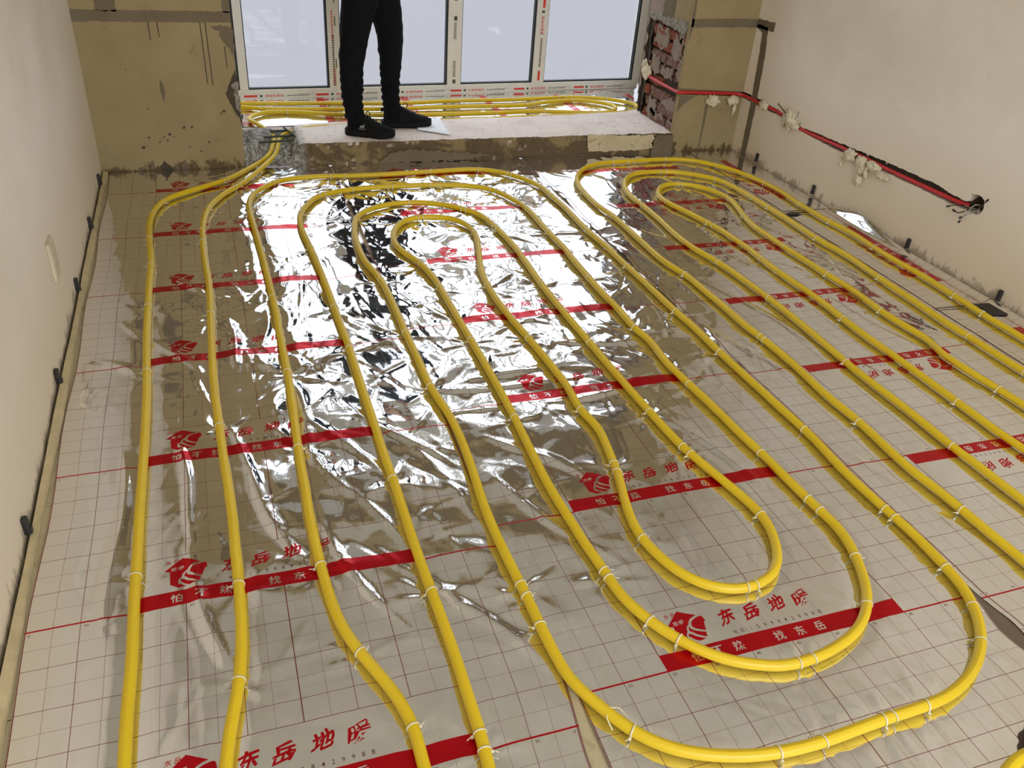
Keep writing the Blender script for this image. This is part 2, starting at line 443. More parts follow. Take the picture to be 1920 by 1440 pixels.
# ------------------------------------------------------------------ the setting
def struct(name, mb, mat, parent=None, label=None):
    o = mb.build(name, MATS[mat], parent)
    if parent is None: o['kind'] = 'structure'
    return o
XL, XR, YB = -0.036, 3.338, 3.30
H_ROOM = 2.65
fl = struct('floor', MB().box(XL - .2, XR + .2, -3.3, 3.32, -.16, -.032), 'floor_slab')
r_ = random.Random(3)
yy = -2.7; row = 0
while yy < 3.28:                                          # insulation boards under the foil
    y2 = min(yy + .6, 3.285); xx = XL + .004 - (0.55 if row % 2 else 0)
    while xx < XR - .01:
        a, b_ = max(xx, XL + .004), min(xx + 1.2, XR - .004)
        if b_ - a > .02: bevel(MB().box(a + .0015, b_ - .0015, yy + .0015, y2 - .0015, -.031, -.0012 + r_.uniform(-.0006, .0004)).build('insulation_board', MATS['board_beige'], fl), .001)
        xx += 1.2
    yy += .6; row += 1
struct('ceiling', MB().box(XL - .2, XR + .2, -3.3, 3.8, H_ROOM, H_ROOM + .15), 'ceiling_white')
struct('wall_left', MB().box(XL - .2, XL, -3.3, 3.5, -.1, H_ROOM), 'plaster_left')
rear = MB(); rear.box(XL, .4, -3.3, -3.15, 0, H_ROOM).box(2.9, XR, -3.3, -3.15, 0, H_ROOM).box(.4, 2.9, -3.3, -3.15, 0, .55).box(.4, 2.9, -3.3, -3.15, 2.35, H_ROOM)
struct('wall_rear', rear, 'plaster_left')

# right wall with the chased groove and the socket hole cut into it
def interp(pts, y): return float(np.interp(y, [p[0] for p in pts], [p[1] for p in pts]))
GT = [(1.518, .316), (1.527, .345), (1.545, .352), (1.565, .356), (1.60, .347), (1.608, .311), (1.71, .314), (1.79, .324), (1.864, .322), (2.07, .319), (2.35, .307), (2.57, .301), (2.743, .293), (2.80, .302), (2.894, .319), (3.1, .332), (3.34, .332)]
GB = [(1.518, .310), (1.53, .283), (1.575, .276), (1.605, .279), (1.71, .274), (1.85, .277), (2.03, .275), (2.36, .269), (2.55, .268), (2.73, .275), (2.895, .297), (3.12, .296), (3.34, .303)]
V, F = [], []
ys = np.arange(1.518, 3.331, .009)
dep = lambda y: XR + (.075 if y < 1.60 else .032)
for y in ys:
    j1 = .0035 * fbm(y * 40, 1.3) + .002 * fbm(y * 160, 4); j2 = .0035 * fbm(y * 40, 7.7) + .002 * fbm(y * 160, 9)
    zt, zb = interp(GT, y) + j1, interp(GB, y) + j2
    if zt - zb < .004: zt = zb + .004
    d = dep(y) + .006 * fbm(y * 30, 3)
    V += [(XR, y, H_ROOM), (XR, y, zt), (d, y, zt - .001), (d, y, zb + .001), (XR, y, zb), (XR, y, -.1)]
n = len(ys)
for i in range(n - 1):
    for k in range(5): F.append((i * 6 + k, i * 6 + k + 1, (i + 1) * 6 + k + 1, (i + 1) * 6 + k))
wr = MB().add(V, F)
y0 = ys[0]
k0 = len(wr.V)
wr.add([(XR, -3.3, -.1), (XR, -3.3, H_ROOM), (XR, y0, H_ROOM), (XR, y0, -.1)], [(0, 1, 2, 3)])
wr.add([(XR, y0, interp(GT, y0)), (XR + .075, y0, interp(GT, y0)), (XR + .075, y0, interp(GB, y0)), (XR, y0, interp(GB, y0))], [(0, 1, 2, 3)])
wr.add([(XR, ys[-1], -.1), (XR, ys[-1], H_ROOM), (XR, 3.5, H_ROOM), (XR, 3.5, -.1)], [(0, 1, 2, 3)])
wr.box(XR + .12, XR + .2, -3.3, 3.5, -.1, H_ROOM)
wall_right = struct('wall_right', wr, 'plaster_right')
# rough brown inside of the groove
V, F = [], []
for y in ys:
    zt, zb = interp(GT, y), interp(GB, y)
    d = dep(y) - .004
    for k in range(5):
        t = k / 4; V.append((d - .006 * fbm(y * 45, t * 9), y, zb - .004 + (zt - zb + .008) * t))
for i in range(n - 1):
    for k in range(4): F.append((i * 5 + k, i * 5 + k + 1, (i + 1) * 5 + k + 1, (i + 1) * 5 + k))
mesh_obj('groove_bed', V, F, MATS['cement_dark'], wall_right)

def patch(name, mat, parent, axis, val, pts, t=.002, jit=.004, seg=.012, seed=0, outward=-1):
    """irregular thin skin of another material lying on a wall plane; axis 1 = faces the room (plane Y), axis 0 = plane X"""
    P = []
    for i, (a, b_) in enumerate(pts):
        c, d = pts[(i + 1) % len(pts)]
        L = math.hypot(c - a, d - b_); m_ = max(1, int(L / seg))
        for k in range(m_):
            q = k / m_; x, z = a + (c - a) * q, b_ + (d - b_) * q
            P.append((x + jit * fbm(x * 60 + seed, z * 60, 1.5), z + jit * fbm(x * 60, z * 60 + seed, 8.5)))
    n_ = len(P)
    def w(x, z, o): return (x, val + o, z) if axis == 1 else (val + o, x, z)
    V = [w(x, z, outward * t) for x, z in P] + [w(x, z, -outward * .002) for x, z in P]
    from mathutils.geometry import tessellate_polygon
    T = tessellate_polygon([[Vector((x, z, 0)) for x, z in P]])
    F = [tuple(q) for q in T] + [(i, (i + 1) % n_, n_ + (i + 1) % n_, n_ + i) for i in range(n_)]
    return mesh_obj(name, V, F, MATS[mat], parent)

# back wall, left of the opening
wb = MB(); wb.box(XL, .604, YB, 3.72, -.1, H_ROOM)
wall_back = struct('wall_back', wb, 'plaster_back')
patch('cement_strip', 'cement_grey', wall_back, 1, YB, [(XL, .656), (.604, .660), (.604, .704), (XL, .703)], seed=1)
patch('cement_strip', 'cement_grey', wall_back, 1, YB, [(.066, .700), (.146, .700), (.146, 1.25), (.070, 1.25)], jit=.008, seed=2)
patch('cement_strip', 'cement_grey', wall_back, 1, YB, [(.574, .70), (.606, .70), (.606, 1.25), (.578, 1.25)], seed=3)
patch('broken_edge', 'cement_dark', wall_back, 1, YB, [(.606, .46), (.586, .42), (.550, .352), (.562, .31), (.592, .255), (.606, .21)], jit=.008, seed=4, t=.003)
patch('broken_edge', 'cement_grey', wall_back, 1, YB, [(.606, .64), (.52, .648), (.530, .628), (.552, .622), (.550, .595), (.568, .57), (.590, .55), (.606, .50)], jit=.010, seed=5, t=.003)
patch('broken_edge', 'rubble', wall_back, 1, YB, [(.607, .41), (.580, .39), (.588, .35), (.580, .31), (.600, .27), (.607, .25)], jit=.012, seed=6, t=.005)
patch('damp_stain', 'cement_dark', wall_back, 1, YB, [(.225, .0), (.215, .02), (.235, .048), (.262, .030), (.270, .006), (.26, 0)], jit=.008, seed=7, t=.0012)
patch('damp_stain', 'cement_grey', wall_back, 1, YB, [(.118, .004), (.122, .024), (.142, .026), (.150, .008)], jit=.006, seed=8, t=.0012)
patch('damp_stain', 'cement_grey', wall_back, 1, YB, [(.318, .0), (.314, .03), (.330, .048), (.344, .024), (.342, 0)], jit=.006, seed=9, t=.0012)
patch('damp_stain', 'cement_grey', wall_back, 1, YB, [(.285, .002), (.282, .028), (.298, .030), (.304, .004)], jit=.004, seed=10, t=.0012)
patch('damp_stain', 'cement_grey', wall_back, 1, YB, [(.182, .015), (.178, .048), (.192, .052), (.195, .018)], jit=.004, seed=11, t=.0012)
patch('rust_mark', 'cement_grey', wall_back, 1, YB, [(.274, .418), (.268, .375), (.275, .33), (.279, .318), (.290, .362), (.283, .40)], jit=.003, seed=12, t=.001)
for x, za, zb_ in ((.261, .703, .584), (.298, .682, .596), (.474, .68, .399), (.496, .66, .393), (.567, .56, .468)):
    patch('drip_mark', 'cement_dark', wall_back, 1, YB, [(x - .0022, za), (x + .002, za), (x + .003, zb_), (x - .001, zb_)], jit=.001, seg=.03, t=.001)
k = 0
for x, z, s in ((.348, .204, .009), (.382, .203, .008), (.281, .173, .009), (.191, .159, .008), (.234, .137, .006), (.158, .115, .010), (.532, .274, .009), (.52, .262, .006), (.30, .16, .005), (.27, .142, .006), (.255, .162, .005), (.41, .09, .006), (.45, .13, .006), (.36, .11, .005), (.21, .29, .005), (.14, .46, .004)):
    k += 1
    patch('speck', 'cement_dark', wall_back, 1, YB, [(x - s, z), (x, z + s * .8), (x + s * .9, z + .001), (x + .002, z - s * .7)], jit=.004, seg=.004, seed=k * 3, t=.001)

# back wall, right of the opening: front skin with the same groove, a brick jamb behind it
V, F = [], []
GT2 = [(2.90, .356), (2.92, .354), (3.143, .341), (3.305, .333), (3.34, .332)]
GB2 = [(2.90, .320), (2.92, .320), (3.148, .314), (3.34, .303)]
xs = np.arange(2.93, 3.3401, .008)
for x in xs:
    j1 = .003 * fbm(x * 40, 21) + .002 * fbm(x * 160, 4); j2 = .003 * fbm(x * 40, 27) + .002 * fbm(x * 160, 9)
    zt, zb = interp(GT2, x) + j1, interp(GB2, x) + j2
    V += [(x, YB, H_ROOM), (x, YB, zt), (x, YB + .032, zt), (x, YB + .032, zb), (x, YB, zb), (x, YB, -.1)]
n = len(xs)
for i in range(n - 1):
    for k in range(5): F.append((i * 6 + k, (i + 1) * 6 + k, (i + 1) * 6 + k + 1, i * 6 + k + 1))
# plaster thickness seen at the corner
for k, (za, zc) in enumerate(((H_ROOM, .356), (.319, -.1))):
    b0 = len(V); V += [(2.93, YB, za), (2.93, YB + .03, za), (2.93, YB + .03, zc), (2.93, YB, zc)]; F.append((b0, b0 + 1, b0 + 2, b0 + 3))
wbr = MB().add(V, F)
wbr.box(2.93, 3.5, YB + .033, 3.49, .665, H_ROOM)
wall_br = struct('wall_back', wbr, 'plaster_back')
patch('cement_strip', 'cement_grey', wall_br, 1, YB, [(2.93, .667), (XR, .672), (XR, .714), (2.93, .710)], seed=21)
patch('cement_strip', 'cement_grey', wall_br, 1, YB, [(2.93, .60), (2.944, .66), (2.944, 1.25), (2.93, 1.25)], jit=.002, seed=22)
patch('cement_strip', 'cement_grey', wall_right, 0, XR, [(3.195, .69), (3.298, .69), (3.298, .672), (3.236, .655), (3.226, .55), (3.205, .30), (3.200, .003), (3.150, .003), (3.155, .33), (3.170, .55)][::-1], jit=.004, seed=23)
patch('cement_strip', 'cement_grey', wall_right, 0, XR, [(3.14, .675), (3.298, .672), (3.298, .716), (3.142, .722)], jit=.004, seed=24)
patch('cement_wedge', 'cement_grey', wall_br, 1, YB, [(2.932, .318), (3.03, .309), (3.01, .298), (2.96, .262), (2.932, .226)], seed=25)
patch('damp_stain', 'cement_grey', wall_br, 1, YB, [(3.108, .27), (3.128, .268), (3.124, .19), (3.122, .10), (3.118, .008), (3.106, .008), (3.112, .12)], jit=.004, seed=26, t=.001)
mb = MB(); mb.box(2.966, 3.5, YB + .033, 3.75, -.1, .655).box(2.95, 3.5, 3.49, 3.64, .655, 2.25)
V, F = [], []                                             # rough cement edge standing behind the bricks
for i in range(26):
    z = .085 + i * .0225
    for j in range(6):
        y = 3.715 + j * .013
        V.append((2.935 + .018 * fbm(y * 22, z * 18, 3) + .004 * j, y + .008 * fbm(z * 20, 5.0), z))
for i in range(25):
    for j in range(5): F.append((i * 6 + j, i * 6 + j + 1, (i + 1) * 6 + j + 1, (i + 1) * 6 + j))
mb.add(V, F)
V = [(2.935 + .02 * fbm(z * 20, 9), 3.78 + .008 * fbm(z * 20, 5.0), z) for z in [.085 + i * .0225 for i in range(26)]] + [(3.2, 3.78, .085 + i * .0225) for i in range(26)]
mb.add(V, [(i, i + 1, 27 + i, 26 + i) for i in range(25)])
jamb = mb.build('jamb_core', MATS['cement_dark'], wall_br)
rb = random.Random(5)
def rough_block(name, mat, parent, x0, y0, y1, z0, z1, dx, amp, seed, nx=7, nz=5):
    V, F = [], []
    for i in range(nz + 1):
        for j in range(nx + 1):
            y = y0 + (y1 - y0) * j / nx; z = z0 + (z1 - z0) * i / nz
            ed = min(j, nx - j) / nx * 2, min(i, nz - i) / nz * 2
            e_ = .010 * (1 - min(1, min(ed) * 2.2))
            V.append((x0 - dx + e_ + amp * fbm(y * 28 + seed, z * 40, 2), y + .003 * fbm(z * 60, seed), z + .004 * fbm(y * 50, seed + 3)))
    for i in range(nz):
        for j in range(nx):
            a = i * (nx + 1) + j; F.append((a, a + 1, a + nx + 2, a + nx + 1))
    b0 = len(V); ring = [i for i in range(nx + 1)] + [(i + 1) * (nx + 1) + nx for i in range(nz)] + [nz * (nx + 1) + j for j in range(nx - 1, -1, -1)] + [i * (nx + 1) for i in range(nz - 1, 0, -1)]
    for q in ring: V.append((x0 + .01, V[q][1], V[q][2]))
    for k in range(len(ring)): F.append((ring[k], ring[(k + 1) % len(ring)], b0 + (k + 1) % len(ring), b0 + k))
    return mesh_obj(name, V, F, MATS[mat], parent)
course = 0; z = .100
while z < .645:
    z2 = min(z + .054, .655)
    y = 3.305 + (.0 if course % 2 else -.11)
    while y < 3.70:
        ya, yb = max(y, 3.306), min(y + .225, 3.715)
        if yb - ya > .03:
            red = (z > .44 and rb.random() < .85) or rb.random() < .2
            if not (.295 < z + .027 < .345 and yb < 3.64):
                rough_block('brick', 'brick_red' if red else 'brick_dusty', wall_br, 2.966, ya, yb, z, z2, .032 + rb.uniform(-.010, .004), .012, rb.random() * 50)
        y += .237
    z += .066; course += 1
for (ya, yb, za, zc, s) in ((3.36, 3.47, .47, .60, 1), (3.42, 3.56, .36, .43, 2), (3.33, 3.50, .20, .28, 3), (3.55, 3.66, .11, .24, 4), (3.32, 3.38, .38, .52, 5), (3.45, 3.62, .12, .18, 6), (3.52, 3.68, .50, .62, 7), (3.34, 3.42, .56, .64, 8), (3.58, 3.69, .36, .46, 9), (3.31, 3.40, .10, .17, 10)):
    patch('mortar_smear', 'mortar', wall_br, 0, 2.940, [(ya, za + .02), ((ya + yb) / 2, za), (yb, za + .03), (yb - .02, zc), ((ya + yb) / 2, zc - .02), (ya + .01, zc)], jit=.02, seed=s, t=.006)
patch('broken_edge', 'rubble', wall_br, 0, 2.944, [(3.34, .625), (3.50, .63), (3.66, .645), (3.75, .635), (3.76, .665), (3.60, .672), (3.33, .69)], jit=.016, seed=31, t=.02)
patch('broken_edge', 'cement_grey', wall_br, 0, 2.948, [(3.49, .66), (3.64, .66), (3.63, 1.3), (3.50, 1.3)], jit=.012, seed=32, t=.010)

# lintel, balcony shell
struct('wall_lintel', MB().box(.604, 2.93, YB, 3.72, 2.38, H_ROOM), 'plaster_back')
struct('wall_balcony_left', MB().box(.05, .20, 3.72, 4.27, -.1, 2.6), 'plaster_left')
struct('wall_balcony_right', MB().box(3.40, 3.55, 3.75, 4.48, -.1, 2.6), 'plaster_right')
struct('ceiling_balcony', MB().box(.05, 3.55, 3.72, 4.30, 2.45, 2.6), 'ceiling_white')
struct('floor_balcony', MB().add([(.05, 3.6, z_) for z_ in (-.1, .082)] + [(3.55, 3.6, z_) for z_ in (-.1, .082)] + [(3.55, 4.495, z_) for z_ in (-.1, .082)] + [(.05, 4.265, z_) for z_ in (-.1, .082)], [(1, 3, 5, 7), (0, 6, 4, 2), (0, 2, 3, 1), (2, 4, 5, 3), (4, 6, 7, 5), (6, 0, 1, 7)]), 'concrete_top')

# broken concrete step between room and balcony
V, F = [], []
BK = [(.60, 3.60), (.84, 3.585), (.90, 3.645), (1.1, 3.668), (1.72, 3.690), (2.24, 3.708), (2.58, 3.728), (2.9, 3.80), (2.96, 3.82)]
sx = np.linspace(.604, 2.966, 330)
NF, NT, NB = 9, 34, 4
def hole_mask(x, y):
    cx = .735 + (y - 3.3) * .25; w = .125 - (y - 3.3) * .22
    w = max(w, .045)
    return max(0.0, min(1.0, (w - abs(x - cx)) / .035 + .35 * fbm(x * 30, y * 30, 6))) * max(0.0, min(1.0, (3.60 - y) / .03))
def side_mask(x, y):                                      # chewed-off lump beside the wall
    return max(0, min(1, (.665 - x) / .03))
for x in sx:
    yb = interp(BK, x); top = .1075 + .0035 * fbm(x * 4, 2.0)
    jag = .012 * fbm(x * 14, 3.0) + .006 * fbm(x * 60, 3.3)
    for j in range(NF):                                   # front face
        t = j / (NF - 1)
        yy_ = YB - .004 + .014 * t * t + .010 * fbm(x * 9, t * 2.0, 4) + .004 * fbm(x * 50, t * 6, 4) + jag * t
        z_ = top * t
        h_ = hole_mask(x, YB + .02)
        V.append((x, yy_ + h_ * .02, z_ * (1 - h_ * .92)))
    for j in range(1, NT):
        t = j / (NT - 1); y = YB + .014 + jag + (yb + .008 * fbm(x * 12, 8.0) - YB - .014 - jag) * t
        h_ = hole_mask(x, y)
        z_ = top + .0018 * fbm(x * 25, y * 25) + .0010 * fbm(x * 90, y * 90) - .004 * max(0, 1 - t * 9)
        rough = .020 * fbm(x * 38, y * 38, 2) + .010 * fbm(x * 90, y * 90, 2)
        z_ = z_ * (1 - h_) + h_ * (.018 + .05 * (y - YB) / .25 + rough)
        sm = side_mask(x, y) * (1 - h_) * max(0, min(1, (3.62 - y) / .05))
        z_ = z_ - sm * (.012 + abs(rough) * 1.2)
        V.append((x, y, max(z_, .004)))
    for j in range(1, NB + 1):
        V.append((x, yb + .008 * fbm(x * 12, 8.0) + .002 * j, max(.05, top - .010 * j)))
NR = NF + NT - 1 + NB
for i in range(len(sx) - 1):
    for j in range(NR - 1):
        a = i * NR + j; F.append((a, a + NR, a + NR + 1, a + 1))
m, nt, b = nodes('step_concrete')
g = nt.nodes.new('ShaderNodeNewGeometry')
sp = nt.nodes.new('ShaderNodeSeparateXYZ'); nt.links.new(g.outputs['Position'], sp.inputs[0])
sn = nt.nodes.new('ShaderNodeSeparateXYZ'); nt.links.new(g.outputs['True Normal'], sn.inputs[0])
v = obj_coord(nt)
n1 = noise_fac(nt, v, 6, 5, .6, .5); n2 = noise_fac(nt, v, 34, 4, .65); n3 = noise_fac(nt, v, 5, 5, .6, .8)
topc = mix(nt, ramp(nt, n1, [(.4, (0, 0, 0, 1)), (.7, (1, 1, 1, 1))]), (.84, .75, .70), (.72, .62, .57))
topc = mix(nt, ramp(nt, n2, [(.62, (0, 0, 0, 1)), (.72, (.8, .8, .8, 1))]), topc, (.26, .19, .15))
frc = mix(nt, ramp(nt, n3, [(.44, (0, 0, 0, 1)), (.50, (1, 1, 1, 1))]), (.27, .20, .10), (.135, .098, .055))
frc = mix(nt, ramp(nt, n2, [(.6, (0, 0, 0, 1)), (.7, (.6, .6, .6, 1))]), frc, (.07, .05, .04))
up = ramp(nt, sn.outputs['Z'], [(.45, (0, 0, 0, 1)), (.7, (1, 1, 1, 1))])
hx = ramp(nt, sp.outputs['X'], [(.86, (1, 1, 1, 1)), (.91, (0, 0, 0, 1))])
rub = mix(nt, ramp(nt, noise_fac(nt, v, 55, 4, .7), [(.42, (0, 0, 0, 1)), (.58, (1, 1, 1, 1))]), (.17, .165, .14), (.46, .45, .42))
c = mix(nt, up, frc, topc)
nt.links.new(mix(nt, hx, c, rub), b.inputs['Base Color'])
b.inputs['Roughness'].default_value = .9; b.inputs['Specular IOR Level'].default_value = .2
bump(nt, b, n2, .8, .003)
MATS['step_concrete'] = m
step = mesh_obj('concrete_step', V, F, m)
tag(step, 'rough broken concrete step between the room and the balcony window', 'step')
patch('old_plaster', 'plaster_patch', step, 1, YB - .010, [(2.402, .086), (2.40, .118), (2.55, .112), (2.60, .104), (2.70, .106), (2.76, .102), (2.80, .108), (2.812, .087), (2.796, .060), (2.806, .028), (2.62, .022), (2.41, .026)], jit=.006, t=.006, seed=41)
patch('old_plaster', 'cement_grey', step, 1, YB - .012, [(2.80, .0), (2.93, .0), (2.93, .10), (2.83, .103), (2.808, .07)], jit=.005, t=.006, seed=42)
patch('old_plaster', 'cement_grey', step, 1, YB - .012, [(1.25, .004), (1.30, .05), (1.42, .075), (1.60, .05), (1.85, .03), (1.70, .005)], jit=.012, t=.004, seed=43)
def rod(a, b_, r, name='rebar'):
    A, B = Vector(a), Vector(b_); L = (B - A).length; n_ = int(L / .004)
    pts = [A.lerp(B, i / n_) for i in range(n_ + 1)]
    mbx = MB().tube(pts, r, 8)
    ring = 8
    for i in range(n_ + 1):
        if i % 2:
            for k in range(ring):
                q = Vector(mbx.V[i * ring + k]); mbx.V[i * ring + k] = tuple(pts[i] + (q - pts[i]) * 1.22)
    return mbx.build(name, MATS['rebar_steel'], step)
rod((.66, 3.565, .094), (.835, 3.572, .098), .0052); rod((.69, 3.492, .090), (.86, 3.497, .094), .0052); rod((.635, 3.425, .084), (.875, 3.432, .090), .0052)
rod((.82, 3.60, .106), (.865, 3.44, .104), .0045)
rod((.60, 3.44, .082), (.655, 3.44, .078), .0045)

